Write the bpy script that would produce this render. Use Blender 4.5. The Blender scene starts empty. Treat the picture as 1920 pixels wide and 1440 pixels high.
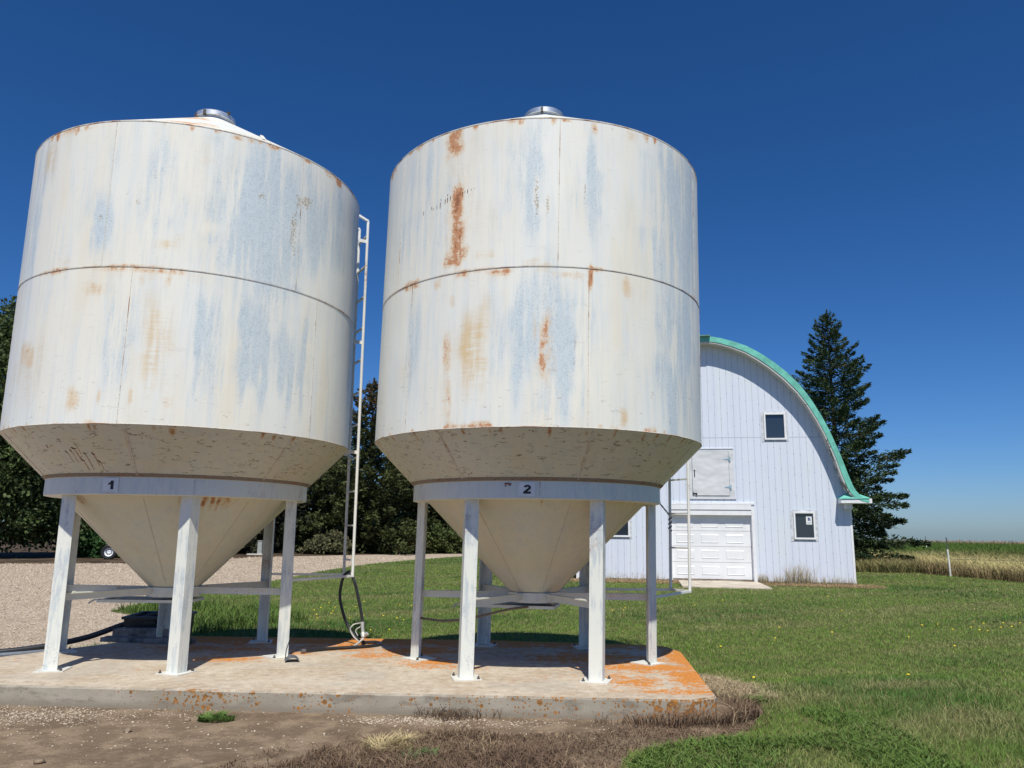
import bpy, math, random
import numpy as np
from mathutils import Vector, Matrix
R_=math.radians
rng=np.random.default_rng(7); random.seed(7)
scene=bpy.context.scene
# ---------------------------------------------------------------- camera
cam_d=bpy.data.cameras.new('camera'); cam=bpy.data.objects.new('camera',cam_d)
scene.collection.objects.link(cam); scene.camera=cam
PITCH,ROLL=0.188552,0.012293
cp,sp=math.cos(PITCH),math.sin(PITCH)
fwd=Vector((0,cp,sp)); up0=Vector((0,-sp,cp)); r0=Vector((1,0,0))
right=r0*math.cos(ROLL)+up0*math.sin(ROLL); up=up0*math.cos(ROLL)-r0*math.sin(ROLL)
cam.matrix_world=Matrix(((right.x,up.x,-fwd.x,0),(right.y,up.y,-fwd.y,0),(right.z,up.z,-fwd.z,1.61508),(0,0,0,1)))
cam_d.sensor_width=36; cam_d.lens=1442.93/1920*36; cam_d.clip_start=.05; cam_d.clip_end=9000
# ---------------------------------------------------------------- world, sun, exposure
SUN_EL=58.3; SUN_AZ=177.0      # azimuth clockwise from +Y
world=bpy.data.worlds.new('World'); scene.world=world; world.use_nodes=True
wn=world.node_tree; bg=wn.nodes['Background']; bg.inputs[1].default_value=0.10
sky=wn.nodes.new('ShaderNodeTexSky'); sky.sky_type='NISHITA'; sky.sun_disc=False
sky.sun_elevation=R_(SUN_EL); sky.sun_rotation=R_(SUN_AZ)
sky.altitude=900; sky.air_density=1.0; sky.dust_density=0.9; sky.ozone_density=3.0
# deeper, bluer prairie sky: a per-channel response on the sky colour, the same for every ray
hs=wn.nodes.new('ShaderNodeHueSaturation'); hs.inputs['Saturation'].default_value=1.12; wn.links.new(sky.outputs[0],hs.inputs['Color'])
sc_=wn.nodes.new('ShaderNodeSeparateColor'); cc_=wn.nodes.new('ShaderNodeCombineColor'); wn.links.new(hs.outputs[0],sc_.inputs[0])
for i,(gain,pw) in enumerate(((.305,1.29),(.565,1.10),(.775,1.13))):
    a=wn.nodes.new('ShaderNodeMath'); a.operation='POWER'; a.inputs[1].default_value=pw; b=wn.nodes.new('ShaderNodeMath'); b.operation='MULTIPLY'; b.inputs[1].default_value=gain
    wn.links.new(sc_.outputs[i],a.inputs[0]); wn.links.new(a.outputs[0],b.inputs[0]); wn.links.new(b.outputs[0],cc_.inputs[i])
wn.links.new(cc_.outputs[0],bg.inputs[0])
sd=bpy.data.lights.new('sun','SUN'); sun=bpy.data.objects.new('sun',sd); scene.collection.objects.link(sun)
sd.energy=5.0; sd.angle=R_(0.53); sd.color=(1,0.955,0.83)
saz=R_(SUN_AZ); sel=R_(SUN_EL)
sdir=Vector((math.sin(saz)*math.cos(sel),math.cos(saz)*math.cos(sel),math.sin(sel)))
sun.rotation_euler=sdir.to_track_quat('Z','Y').to_euler(); sun.location=(0,-20,40)
scene.view_settings.view_transform='Standard'; scene.view_settings.look='None'
scene.view_settings.exposure=0.0; scene.view_settings.gamma=1.0
# ---------------------------------------------------------------- mesh helpers
C=scene.collection
def rotz(a):
    c,s=math.cos(a),math.sin(a); return np.array([[c,-s,0],[s,c,0],[0,0,1.]])
def mesh_np(name,V,F,smooth=False,cols=None,colname='col',extra=None):
    """V (n,3); F list of arrays (m,k) or a python list of faces"""
    me=bpy.data.meshes.new(name)
    V=np.asarray(V,np.float32)
    if isinstance(F,np.ndarray): F=[F]
    if len(F) and isinstance(F[0],np.ndarray):
        tot=sum(a.shape[0] for a in F); idx=np.concatenate([a.reshape(-1) for a in F]).astype(np.int32)
        ln=np.concatenate([np.full(a.shape[0],a.shape[1],np.int32) for a in F])
        st=np.concatenate([[0],np.cumsum(ln)[:-1]]).astype(np.int32)
        me.vertices.add(len(V)); me.vertices.foreach_set('co',V.reshape(-1))
        me.loops.add(len(idx)); me.loops.foreach_set('vertex_index',idx)
        me.polygons.add(tot); me.polygons.foreach_set('loop_start',st); me.polygons.foreach_set('loop_total',ln)
        me.update(calc_edges=True); me.validate()
    else:
        me.from_pydata([tuple(map(float,v)) for v in V],[],[tuple(map(int,f)) for f in F]); me.update()
    if cols is not None:
        at=me.color_attributes.new(colname,'FLOAT_COLOR','POINT')
        c=np.ones((len(V),4),np.float32); cols=np.asarray(cols,np.float32); c[:,:cols.shape[1]]=cols
        at.data.foreach_set('color',c.reshape(-1))
    for k,a in (extra or {}).items():
        t=me.attributes.new(k,'FLOAT','POINT'); t.data.foreach_set('value',np.asarray(a,np.float32))
    if smooth: me.shade_smooth()
    return me
def link(name,me,mat,parent=None,loc=None,rz=None):
    o=bpy.data.objects.new(name,me); C.objects.link(o)
    if mat is not None and not me.materials: me.materials.append(mat)
    if parent is not None: o.parent=parent
    if loc is not None: o.location=loc
    if rz is not None: o.rotation_euler.z=rz
    return o
def tag(o,label=None,cat=None,group=None,kind=None):
    if label: o['label']=label
    if cat: o['category']=cat
    if group: o['group']=group
    if kind: o['kind']=kind
    return o
def empty(name,loc,rz=0,label=None,cat=None,group=None):
    o=bpy.data.objects.new(name,None); C.objects.link(o); o.location=loc; o.rotation_euler=(0,0,rz)
    o.empty_display_size=.3
    return tag(o,label,cat,group)
class MB:
    def __init__(s): s.v=[]; s.f=[]
    def add(s,V,F):
        b=len(s.v); s.v+= [tuple(map(float,v)) for v in V]; s.f+=[tuple(i+b for i in f) for f in F]; return s
    def box(s,c,size,M=None,bev=0):
        x,y,z=[a/2 for a in size]
        if bev<=0:
            V=np.array([(i*x,j*y,k*z) for i in(-1,1) for j in(-1,1) for k in(-1,1)])
            F=[(0,1,3,2),(4,6,7,5),(0,4,5,1),(2,3,7,6),(0,2,6,4),(1,5,7,3)]
        else:
            import bmesh
            bm=bmesh.new(); bmesh.ops.create_cube(bm,size=1)
            for v in bm.verts: v.co=Vector((v.co.x*2*x,v.co.y*2*y,v.co.z*2*z))
            bmesh.ops.bevel(bm,geom=bm.edges[:],offset=bev,segments=1,affect='EDGES')
            bm.verts.index_update(); V=np.array([v.co[:] for v in bm.verts]); F=[tuple(v.index for v in f.verts) for f in bm.faces]; bm.free()
        if M is not None: V=V@np.asarray(M).T
        return s.add(V+np.array(c),F)
    def bar(s,a,b,w,h,bev=0,up=(0,0,1)):
        a=np.array(a,float); b=np.array(b,float); d=b-a; L=np.linalg.norm(d); x=d/L
        u=np.array(up,float); y=np.cross(u,x); y/=np.linalg.norm(y); z=np.cross(x,y)
        return s.box((a+b)/2,(L,w,h),np.stack([x,y,z],1),bev)
    def tube(s,pts,r,n=10,cap=True,closed=False):
        P=np.array(pts,float); m=len(P); rr=np.full(m,r) if np.isscalar(r) else np.array(r,float)
        T=np.gradient(P,axis=0)
        if closed: T=np.roll(P,-1,0)-np.roll(P,1,0)
        T/=np.linalg.norm(T,axis=1)[:,None]+1e-12
        a=np.array([0,0,1.]) if abs(T[0,2])<.9 else np.array([1.,0,0])
        nrm=np.cross(T[0],a); nrm/=np.linalg.norm(nrm); V=[]
        for i in range(m):
            nrm=nrm-T[i]*(nrm@T[i]); nrm/=np.linalg.norm(nrm); b=np.cross(T[i],nrm)
            for k in range(n):
                t=2*math.pi*k/n; V.append(P[i]+rr[i]*(math.cos(t)*nrm+math.sin(t)*b))
        F=[]
        for i in range(m if closed else m-1):
            j=(i+1)%m
            for k in range(n): F.append((i*n+k,i*n+(k+1)%n,j*n+(k+1)%n,j*n+k))
        if cap and not closed: F.append(tuple(range(n))[::-1]); F.append(tuple((m-1)*n+k for k in range(n)))
        return s.add(V,F)
    def lathe(s,prof,n=96,c=(0,0,0),a0=0,a1=2*math.pi):
        full=abs(a1-a0-2*math.pi)<1e-6; na=n if full else n+1; V=[]
        for r,z in prof:
            for k in range(na):
                t=a0+(a1-a0)*k/n; V.append((c[0]+r*math.cos(t),c[1]+r*math.sin(t),c[2]+z))
        F=[]
        for i in range(len(prof)-1):
            for k in range(n):
                k2=(k+1)%na; F.append((i*na+k,i*na+k2,(i+1)*na+k2,(i+1)*na+k))
        return s.add(V,F)
    def prism(s,poly,a,b,f):
        """poly of 2D points extruded between a and b; f(u,v,w)->xyz"""
        n=len(poly); V=[f(u,v,a) for u,v in poly]+[f(u,v,b) for u,v in poly]
        F=[tuple(range(n))[::-1],tuple(range(n,2*n))]+[(i,(i+1)%n,(i+1)%n+n,i+n) for i in range(n)]
        return s.add(V,F)
    def build(s,name,mat,parent=None,smooth=False,loc=None,rz=None,fixn=True):
        me=bpy.data.meshes.new(name); me.from_pydata(s.v,[],s.f); me.update()
        if fixn:
            import bmesh
            bm=bmesh.new(); bm.from_mesh(me); bmesh.ops.recalc_face_normals(bm,faces=bm.faces[:]); bm.to_mesh(me); bm.free()
        if smooth:
            me.shade_smooth()
            try: me.set_sharp_from_angle(angle=R_(35))
            except Exception: pass
        return link(name,me,mat,parent,loc,rz)
def crv(pts,n=8):
    """Catmull-Rom through pts"""
    P=np.array(pts,float); P=np.vstack([2*P[0]-P[1],P,2*P[-1]-P[-2]]); out=[]
    for i in range(1,len(P)-2):
        for k in range(n):
            t=k/n; a,b,c_,d=P[i-1],P[i],P[i+1],P[i+2]
            out.append(.5*((2*b)+(-a+c_)*t+(2*a-5*b+4*c_-d)*t*t+(-a+3*b-3*c_+d)*t**3))
    out.append(P[-2]); return np.array(out)
# ---------------------------------------------------------------- material helpers
class NT:
    def __init__(s,name,rough=.6,spec=.5,metal=0):
        s.m=bpy.data.materials.new(name); s.m.use_nodes=True; s.t=s.m.node_tree; s.b=s.t.nodes['Principled BSDF']
        s.b.inputs['Roughness'].default_value=rough; s.b.inputs['Specular IOR Level'].default_value=spec; s.b.inputs['Metallic'].default_value=metal
        s._co=None
    def n(s,t,**k):
        x=s.t.nodes.new('ShaderNode'+t)
        for a,b in k.items(): setattr(x,a,b)
        return x
    def L(s,a,b): s.t.links.new(a,b)
    def _in(s,sock,v):
        if hasattr(v,'is_output') or isinstance(v,bpy.types.NodeSocket): s.L(v,sock)
        elif isinstance(v,(tuple,list)) and len(v)==3 and sock.type=='RGBA': sock.default_value=(*v,1)
        else: sock.default_value=v
    def obj(s):
        if s._co is None: s._co=s.n('TexCoord')
        return s._co.outputs['Object']
    def sc(s,v,scale,rot=(0,0,0),loc=(0,0,0)):
        x=s.n('Mapping'); s.L(v,x.inputs[0]); x.inputs['Scale'].default_value=scale; x.inputs['Rotation'].default_value=rot; x.inputs['Location'].default_value=loc; return x.outputs[0]
    def noise(s,v,scale,detail=3,rough=.55,dist=0,color=False):
        x=s.n('TexNoise'); s.L(v,x.inputs['Vector']); x.inputs['Scale'].default_value=scale; x.inputs['Detail'].default_value=detail
        x.inputs['Roughness'].default_value=rough; x.inputs['Distortion'].default_value=dist
        return x.outputs[1 if color else 0]
    def vor(s,v,scale,out='Distance',feature='F1',rnd=1):
        x=s.n('TexVoronoi',feature=feature); s.L(v,x.inputs['Vector']); x.inputs['Scale'].default_value=scale; x.inputs['Randomness'].default_value=rnd; return x.outputs[out]
    def ma(s,op,a,b=None,c=None,clamp=False):
        x=s.n('Math',operation=op); x.use_clamp=clamp
        s._in(x.inputs[0],a)
        if b is not None: s._in(x.inputs[1],b)
        if c is not None: s._in(x.inputs[2],c)
        return x.outputs[0]
    def ss(s,v,a,b,lo=0,hi=1):
        x=s.n('MapRange',interpolation_type='SMOOTHSTEP'); s._in(x.inputs[0],v)
        if a>b: a,b,lo,hi=b,a,hi,lo
        x.inputs[1].default_value=a; x.inputs[2].default_value=b; x.inputs[3].default_value=lo; x.inputs[4].default_value=hi; return x.outputs[0]
    def mix(s,f,a,b,mode='MIX'):
        x=s.n('Mix',data_type='RGBA',blend_type=mode); s._in(x.inputs[0],f); s._in(x.inputs[6],a); s._in(x.inputs[7],b); return x.outputs[2]
    def attr(s,name):
        x=s.n('Attribute'); x.attribute_name=name; return x
    def sep(s,v):
        x=s.n('SeparateXYZ'); s.L(v,x.inputs[0]); return x.outputs
    def col(s,v): s._in(s.b.inputs['Base Color'],v); return s
    def rough(s,v): s._in(s.b.inputs['Roughness'],v); return s
    def bump(s,h,strength=.3,dist=.02):
        x=s.n('Bump'); x.inputs['Strength'].default_value=strength; x.inputs['Distance'].default_value=dist; s.L(h,x.inputs['Height']); s.L(x.outputs[0],s.b.inputs['Normal']); return s
# ---------------------------------------------------------------- materials
def bin_paint(name,seed,kind='body'):
    s=NT(name,.5,.4); o=s.sc(s.obj(),(1,1,1),loc=(seed*7.3,seed*3.1,seed*1.7)); 
    st=s.attr('stain'); S=s.sep(st.outputs['Color']); rustA,tanA,blueA=S[0],S[1],S[2]; br=s.attr('brown').outputs['Fac']
    streak=s.noise(s.sc(o,(1,1,.09)),9,4,.65)          # vertical streaks
    fine=s.noise(s.sc(o,(1,1,.35)),34,3,.7)
    broad=s.noise(s.sc(o,(1,1,.3)),1.6,3,.55)
    speck=s.noise(o,62,2,.75)
    brush=s.noise(s.sc(o,(1,1,9)),5,3,.6)               # horizontal brush marks
    base=s.mix(s.ss(broad,.35,.68),(.795,.775,.695),(.77,.78,.745))
    base=s.mix(s.ma('MULTIPLY',s.ss(streak,.46,.66),.55),base,(.655,.705,.725)); base=s.mix(s.ma('MULTIPLY',s.ss(s.noise(s.sc(o,(1,1,.05),loc=(2,9,1)),24,3,.7),.5,.7),.35),base,(.60,.65,.66)); base=s.mix(s.ma('MULTIPLY',s.ss(fine,.56,.72),.30),base,(.84,.83,.78)); base=s.mix(s.ma('MULTIPLY',s.ss(s.noise(s.sc(o,(1,1,.22),loc=(4,4,4)),2.6,4,.6),.5,.68),.40),base,(.77,.70,.55))
    # washed-out bluish primer
    sg=lambda n_,k: s.ma('MULTIPLY',s.ma('SUBTRACT',n_,.5),k)
    bf=s.ss(s.ma('MULTIPLY',blueA,s.ma('ADD',.62,s.ma('ADD',sg(streak,3.6),sg(broad,1.4)))),-.02,.52)
    sp=s.ss(s.ma('ADD',speck,s.ma('MULTIPLY',fine,.5)),.70,.92)
    base=s.mix(s.ma('MULTIPLY',bf,.95),base,(.575,.65,.695))
    base=s.mix(s.ma('MULTIPLY',s.ma('MULTIPLY',bf,sp),.7),base,(.40,.475,.535))
    # ochre brush staining
    tf=s.ss(s.ma('MULTIPLY',tanA,s.ma('ADD',.6,s.ma('ADD',sg(brush,1.3),s.ma('ADD',sg(broad,2.0),sg(streak,2.6))))),.05,.95)
    base=s.mix(tf,base,(.68,.52,.30))
    # thin brown seep marks
    bw=s.ss(s.ma('MULTIPLY',br,s.ma('ADD',.55,s.ma('ADD',sg(speck,3.5),sg(fine,2.0)))),.35,.8)
    base=s.mix(s.ma('MULTIPLY',bw,.8),base,(.36,.25,.12))
    # rust
    iso=s.noise(s.sc(o,(1,1,.62)),13,6,.74); iso2=s.noise(s.sc(o,(1,1,.8),loc=(5,1,3)),30,5,.75)
    rn=s.ma('ADD',sg(iso,2.6),s.ma('ADD',sg(streak,1.3),sg(brush,.6)))
    rv=s.ma('MULTIPLY',rustA,s.ma('ADD',.80,rn))
    base=s.mix(s.ma('MULTIPLY',s.ss(rv,.10,.55),.62),base,(.68,.50,.31))
    base=s.mix(s.ma('MULTIPLY',s.ss(s.ma('ADD',rv,sg(iso2,1.3)),.48,.82),.9),base,(.50,.225,.105))
    base=s.mix(s.ma('MULTIPLY',s.ss(s.ma('ADD',rv,sg(iso2,2.6)),1.05,1.35),.75),base,(.22,.085,.04))
    # hairline cracks in the paint, lower on the wall and on the hopper
    z=s.sep(s.obj())[2]
    cv=s.noise(s.sc(o,(1,1,6.0)),2.0,3,.55,dist=.25)
    cl=s.ss(s.ma('ABSOLUTE',s.ma('SUBTRACT',cv,.5)),.013,.005)
    gate=s.noise(s.sc(o,(1,1,2.4),loc=(3,5,9)),8,2,.6)
    if kind=='body': amt=s.ma('MULTIPLY',s.ss(gate,.57,.64),s.ss(z,3.7,3.0,.12,.42))
    elif kind=='hop': amt=s.ma('MULTIPLY',s.ma('MULTIPLY',s.ss(gate,.52,.58),.75),s.ss(z,2.1,2.2,.05,1))
    else: amt=0.0
    if kind!='roof': base=s.mix(s.ma('MULTIPLY',cl,amt),base,(.26,.21,.16))
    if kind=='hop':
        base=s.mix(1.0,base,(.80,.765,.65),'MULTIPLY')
        cv2=s.noise(s.sc(o,(1,1,6.4),loc=(9,2,4)),2.6,3,.55,dist=.2)
        cl2=s.ss(s.ma('ABSOLUTE',s.ma('SUBTRACT',cv2,.5)),.016,.006)
        g2=s.noise(s.sc(o,(1,1,2.6),loc=(1,8,2)),9,2,.6)
        base=s.mix(s.ma('MULTIPLY',s.ma('MULTIPLY',cl2,s.ss(g2,.53,.59)),s.ss(z,2.12,2.2,0,.85)),base,(.17,.125,.085))
    s.col(base); s.rough(s.mix(s.ss(rv,.4,.9),(.42,.42,.42),(.85,.85,.85)))
    dent=s.noise(s.sc(o,(1,1,.6)),1.1,2,.5)
    s.bump(s.ma('ADD',s.ma('MULTIPLY',dent,.9),s.ma('MULTIPLY',s.ma('ADD',brush,speck),.012)),.55,.05)
    return s.m
def steel_paint(name,seed,basec=(.73,.745,.69),wear=.5):
    s=NT(name,.5,.4); o=s.sc(s.obj(),(1,1,1),loc=(seed*2.3,seed,seed*.7))
    st=s.noise(s.sc(o,(1,1,.12)),22,4,.7); sp=s.noise(o,55,3,.7); br=s.noise(o,2.2,3,.6)
    c=s.mix(s.ma('MULTIPLY',s.ss(s.ma('ADD',s.ma('MULTIPLY',st,.6),s.ma('MULTIPLY',br,.4)),.47,.60),wear),basec,(.50,.56,.60))
    c=s.mix(s.ma('MULTIPLY',s.ss(s.ma('ADD',s.ma('MULTIPLY',sp,.5),s.ma('MULTIPLY',s.noise(s.sc(o,(1,1,.4)),6,4,.7),.6)),.60,.72),wear*.7),c,(.38,.42,.46))
    c=s.mix(s.ma('MULTIPLY',s.ss(s.ma('ADD',s.ma('MULTIPLY',sp,.6),s.ma('MULTIPLY',br,.6)),.70,.80),.8),c,(.42,.19,.08))
    s.col(c); s.bump(sp,.12,.004); return s.m
def rust_bead(name,lo=.48,hi=.66,base=(.66,.64,.58)):
    s=NT(name,.8,.2); o=s.obj(); a=s.noise(o,3.2,4,.65); b=s.noise(o,40,2,.6)
    c=s.mix(s.ss(a,lo,hi),base,(.30,.12,.05)); c=s.mix(s.ma('MULTIPLY',s.ss(b,.52,.68),.5),c,(.13,.07,.04)); return s.col(c).m
def simple(name,col,rough=.6,metal=0,spec=.5,var=.12,scale=6,bump=0):
    s=NT(name,rough,spec,metal); o=s.obj(); a=s.noise(o,scale,4,.6)
    d=tuple(c*(1-var*2) for c in col); e=tuple(min(1,c*(1+var)) for c in col)
    s.col(s.mix(s.ss(a,.3,.7),d,e))
    if bump: s.bump(s.noise(o,scale*6,4,.6),bump,.01)
    return s.m
def vcol(name,rough=.7,var=.0,trans=0,spec=.25,scale=1.5):
    s=NT(name,rough,spec); c=s.attr('col').outputs['Color']
    if var: c=s.mix(s.ma('MULTIPLY',s.ss(s.noise(s.obj(),scale,3,.6),.35,.65),var),c,(.02,.03,.01))
    s.col(c)
    if trans:
        tr=s.n('BsdfTranslucent'); s.L(c,tr.inputs[0]) if hasattr(c,'is_output') else None
        mx=s.n('MixShader'); mx.inputs[0].default_value=trans; s.L(s.b.outputs[0],mx.inputs[1]); s.L(tr.outputs[0],mx.inputs[2]); s.L(mx.outputs[0],s.t.nodes['Material Output'].inputs[0])
    return s.m
def concrete(name,lich=True):
    s=NT(name,.9,.2); o=s.obj(); a=s.noise(o,1.3,5,.62); b=s.noise(o,9,5,.7); c3=s.noise(o,60,3,.7); nrm=s.n('NewGeometry').outputs['Normal']; nz=s.sep(nrm)[2]; z=s.sep(o)[2]
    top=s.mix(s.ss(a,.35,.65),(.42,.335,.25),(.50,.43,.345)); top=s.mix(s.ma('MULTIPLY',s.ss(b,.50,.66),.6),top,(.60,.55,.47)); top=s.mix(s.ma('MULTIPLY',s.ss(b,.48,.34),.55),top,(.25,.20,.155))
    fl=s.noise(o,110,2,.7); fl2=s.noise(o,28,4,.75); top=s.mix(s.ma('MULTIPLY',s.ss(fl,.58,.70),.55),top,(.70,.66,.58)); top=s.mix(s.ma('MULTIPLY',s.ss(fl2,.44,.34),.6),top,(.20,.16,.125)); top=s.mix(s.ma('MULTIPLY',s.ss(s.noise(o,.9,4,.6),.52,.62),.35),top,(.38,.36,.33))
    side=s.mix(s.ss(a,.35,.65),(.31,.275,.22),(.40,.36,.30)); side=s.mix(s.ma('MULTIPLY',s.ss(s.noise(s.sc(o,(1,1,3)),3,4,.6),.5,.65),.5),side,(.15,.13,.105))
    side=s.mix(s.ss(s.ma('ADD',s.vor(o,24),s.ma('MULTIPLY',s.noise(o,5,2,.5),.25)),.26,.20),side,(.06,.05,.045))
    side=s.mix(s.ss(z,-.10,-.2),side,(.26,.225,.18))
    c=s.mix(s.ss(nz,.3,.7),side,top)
    if lich:
        L=s.attr('lichen').outputs['Fac']; ln=s.ma('ADD',s.ma('MULTIPLY',s.noise(s.sc(o,(1,1.3,1)),3.0,5,.68),.8),s.ma('MULTIPLY',s.ma('SUBTRACT',s.ma('ADD',s.noise(o,32,4,.75),s.noise(o,11,3,.7)),.75),.85))
        f=s.ss(s.ma('ADD',s.ma('MULTIPLY',L,.375),s.ma('MULTIPLY',ln,.78)),.68,.80)
        lc=s.mix(s.ss(fl2,.40,.62),(.64,.23,.022),(.40,.16,.04))
        f=s.ma('MULTIPLY',f,s.ss(nz,.3,.7)); c=s.mix(s.ma('MULTIPLY',f,.94),c,lc)
        # round lichen spots on the edge of the slab
        E=s.attr('edge').outputs['Fac']; v=s.ma('MINIMUM',s.vor(s.mix(.02,o,s.noise(o,20,3,.6,color=True)),12),s.ma('MULTIPLY',s.vor(o,27),.9)); v2=s.noise(o,6,3,.6)
        g=s.ma('MULTIPLY',s.ss(s.ma('ADD',v,s.ma('MULTIPLY',E,-.60)),.06,-.03),s.ss(s.ma('ADD',v2,s.ma('MULTIPLY',E,.3)),.5,.62))
        g=s.ma('MULTIPLY',g,s.ss(nz,.7,.3)); c=s.mix(g,c,s.mix(s.ss(fl2,.4,.6),(.42,.18,.04),(.20,.11,.05)))
    s.col(c); s.bump(s.ma('ADD',s.ma('MULTIPLY',b,.6),s.ma('MULTIPLY',c3,.4)),.4,.012); return s.m
def ground_mat(name,cols,scale=1.0,peb=0,pebc=((.55,.48,.40),(.30,.25,.2)),bump=.5,far=False):
    s=NT(name,.95,.1); o=s.obj(); a=s.noise(o,.35*scale,5,.6); b=s.noise(o,2.6*scale,5,.65); c3=s.noise(o,18*scale,4,.7)
    c=s.mix(s.ss(a,.35,.65),cols[0],cols[1]); c=s.mix(s.ma('MULTIPLY',s.ss(b,.42,.64),.75),c,cols[2]); c=s.mix(s.ma('MULTIPLY',s.ss(c3,.55,.72),.5),c,tuple(x*.5 for x in cols[0]))
    if peb:
        c=s.mix(s.ma('MULTIPLY',s.ss(s.noise(s.sc(o,(.10,.9,1),rot=(0,0,.12)),1.6,4,.6),.50,.66),.38),c,tuple(x*.62 for x in cols[0]))
        v=s.vor(o,peb,'Color'); d=s.vor(o,peb); sv=s.sep(v)
        pc=s.mix(sv[0],*pebc); pc=s.mix(s.ss(d,.25,.5),pc,tuple(x*.35 for x in pebc[1])); c=s.mix(s.ma('MULTIPLY',s.ss(sv[1],.2,.35),.62),c,pc)
        s.bump(s.ma('SUBTRACT',b,d),bump,.015)
    else: s.bump(s.ma('ADD',b,s.ma('MULTIPLY',c3,.5)),bump,.04)
    s.col(c); return s.m
def siding(name):
    s=NT(name,.5,.35); o=s.obj(); x,y,z=s.sep(o); k=.272
    fr=s.ma('ABSOLUTE',s.ma('SUBTRACT',s.ma('FRACT',s.ma('DIVIDE',s.ma('ADD',x,.05),k)),.5)); line=s.ss(fr,.032,.018)
    cell=s.ma('FLOOR',s.ma('DIVIDE',s.ma('ADD',x,.05),k))
    wn_=s.n('TexWhiteNoise',noise_dimensions='1D'); s.L(cell,wn_.inputs['W']); 
    c=s.mix(s.ma('MULTIPLY',wn_.outputs[0],.8),(.64,.685,.80),(.68,.72,.83))
    c=s.mix(s.ma('MULTIPLY',s.ss(s.noise(s.sc(o,(1,1,.25)),1.1,3,.6),.5,.66),.7),c,(.66,.71,.76))
    c=s.mix(s.ma('MULTIPLY',s.ss(s.noise(s.sc(o,(1,1,.08)),14,3,.6),.55,.75),.35),c,(.50,.54,.64))
    c=s.mix(s.ma('MULTIPLY',line,.62),c,(.28,.31,.40))
    zl=s.ss(s.ma('ABSOLUTE',s.ma('SUBTRACT',z,6.22)),.03,.015); c=s.mix(s.ma('MULTIPLY',zl,.5),c,(.33,.35,.42))
    fz=s.ma('ABSOLUTE',s.ma('SUBTRACT',s.ma('FRACT',s.ma('ADD',s.ma('DIVIDE',z,.9),s.ma('MULTIPLY',wn_.outputs[0],3.0))),.5))
    nail=s.ma('MULTIPLY',s.ss(fz,.035,.015),s.ss(fr,.075,.05)); c=s.mix(s.ma('MULTIPLY',nail,.55),c,(.20,.21,.26))
    c=s.mix(s.ma('MULTIPLY',s.ss(s.ma('ADD',s.noise(o,5,4,.6),s.ma('MULTIPLY',z,-.45)),.38,.70),.6),c,(.36,.32,.26)); c=s.mix(s.ma('MULTIPLY',s.ss(s.noise(s.sc(o,(1,1,.5)),2.3,5,.7),.58,.70),.30),c,(.52,.56,.58))
    s.col(c); s.bump(s.ma('ADD',s.ma('MULTIPLY',line,-1),s.ma('MULTIPLY',s.noise(o,2,2,.5),.4)),.5,.01); return s.m
import bmesh
# ---------------------------------------------------------------- ground sheets
def sst(x,a,b):
    t=np.clip((np.asarray(x,float)-a)/(b-a),0,1); return t*t*(3-2*t)
def g(y): 
    y=np.asarray(y,float)
    return -.2-.25*sst(y,8.7,12.9)-np.where(y>245,(y-245)*.022,0)
YL=[-40,-10,0,4,8.7]+[8.7+.35*i for i in range(1,13)]+[16,22,30,45,60,90,130,180,230,245,300,400,700,1500,4000]
def sheet(name,poly,lift,mat,kind='structure'):
    bm=bmesh.new(); bm.faces.new([bm.verts.new((x,y,0)) for x,y in poly]); 
    for yl in YL: bmesh.ops.bisect_plane(bm,geom=bm.verts[:]+bm.edges[:]+bm.faces[:],plane_co=(0,yl,0),plane_no=(0,1,0))
    bmesh.ops.triangulate(bm,faces=bm.faces[:])
    for v in bm.verts: v.co.z=float(g(v.co.y))+lift
    bmesh.ops.recalc_face_normals(bm,faces=bm.faces[:])
    if sum(f.normal.z for f in bm.faces)<0: bmesh.ops.reverse_faces(bm,faces=bm.faces[:])
    me=bpy.data.meshes.new(name); bm.to_mesh(me); bm.free(); o=link(name,me,mat); o['kind']=kind; return o
def wob(poly,amp,step=.5,seed=1,closed=True):
    """resample a polygon edge and give it an irregular outline"""
    r=np.random.default_rng(seed); out=[]; n=len(poly)
    for i in range(n):
        a=np.array(poly[i],float); b=np.array(poly[(i+1)%n],float); L=np.linalg.norm(b-a); k=max(1,min(60,int(L/step)))
        for j in range(k):
            p_=a+(b-a)*j/k; out.append(tuple(p_+(r.normal(0,amp,2) if j else 0)))
    return out
M_dirt=ground_mat('dirt',((.135,.097,.068),(.175,.128,.09),(.29,.22,.155)),1.4,0,bump=.9)
M_grav=ground_mat('gravel',((.53,.435,.345),(.57,.47,.38),(.60,.50,.41)),.8,30,((.68,.58,.48),(.40,.31,.235)),.8)
M_lawn=ground_mat('lawn_soil',((.075,.10,.028),(.095,.12,.036),(.16,.15,.065)),1.2,0,bump=.8)
M_crop=ground_mat('crop',((.055,.095,.02),(.07,.115,.025),(.10,.12,.04)),.25,0,bump=.6)
M_mead=ground_mat('meadow_soil',((.13,.11,.05),(.17,.14,.07),(.10,.09,.04)),.5,0,bump=.6)
M_straw=ground_mat('straw_soil',((.24,.17,.10),(.30,.22,.13),(.20,.15,.08)),2,0,bump=.6)
sheet('ground',[(-3000,-40),(3000,-40),(3000,4000),(-3000,4000)],0,M_dirt)
drive=[(-60,-5),(-7.2,6.0),(-6.2,8.9),(-6.1,11.0),(-4.9,12.5),(-4.0,14.5),(-3.9,17),(-6,24),(-6,40),(-4,54),(6,62),(14,70),(14,79),(0,77),(-5,75.5),(-11.7,68.2),(-16.8,63),(-18.4,56),(-21.5,44.6),(-27.4,42.8),(-60,44)]
sheet('gravel_driveway',wob(drive,.07,.8,3),.006,M_grav)
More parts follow.
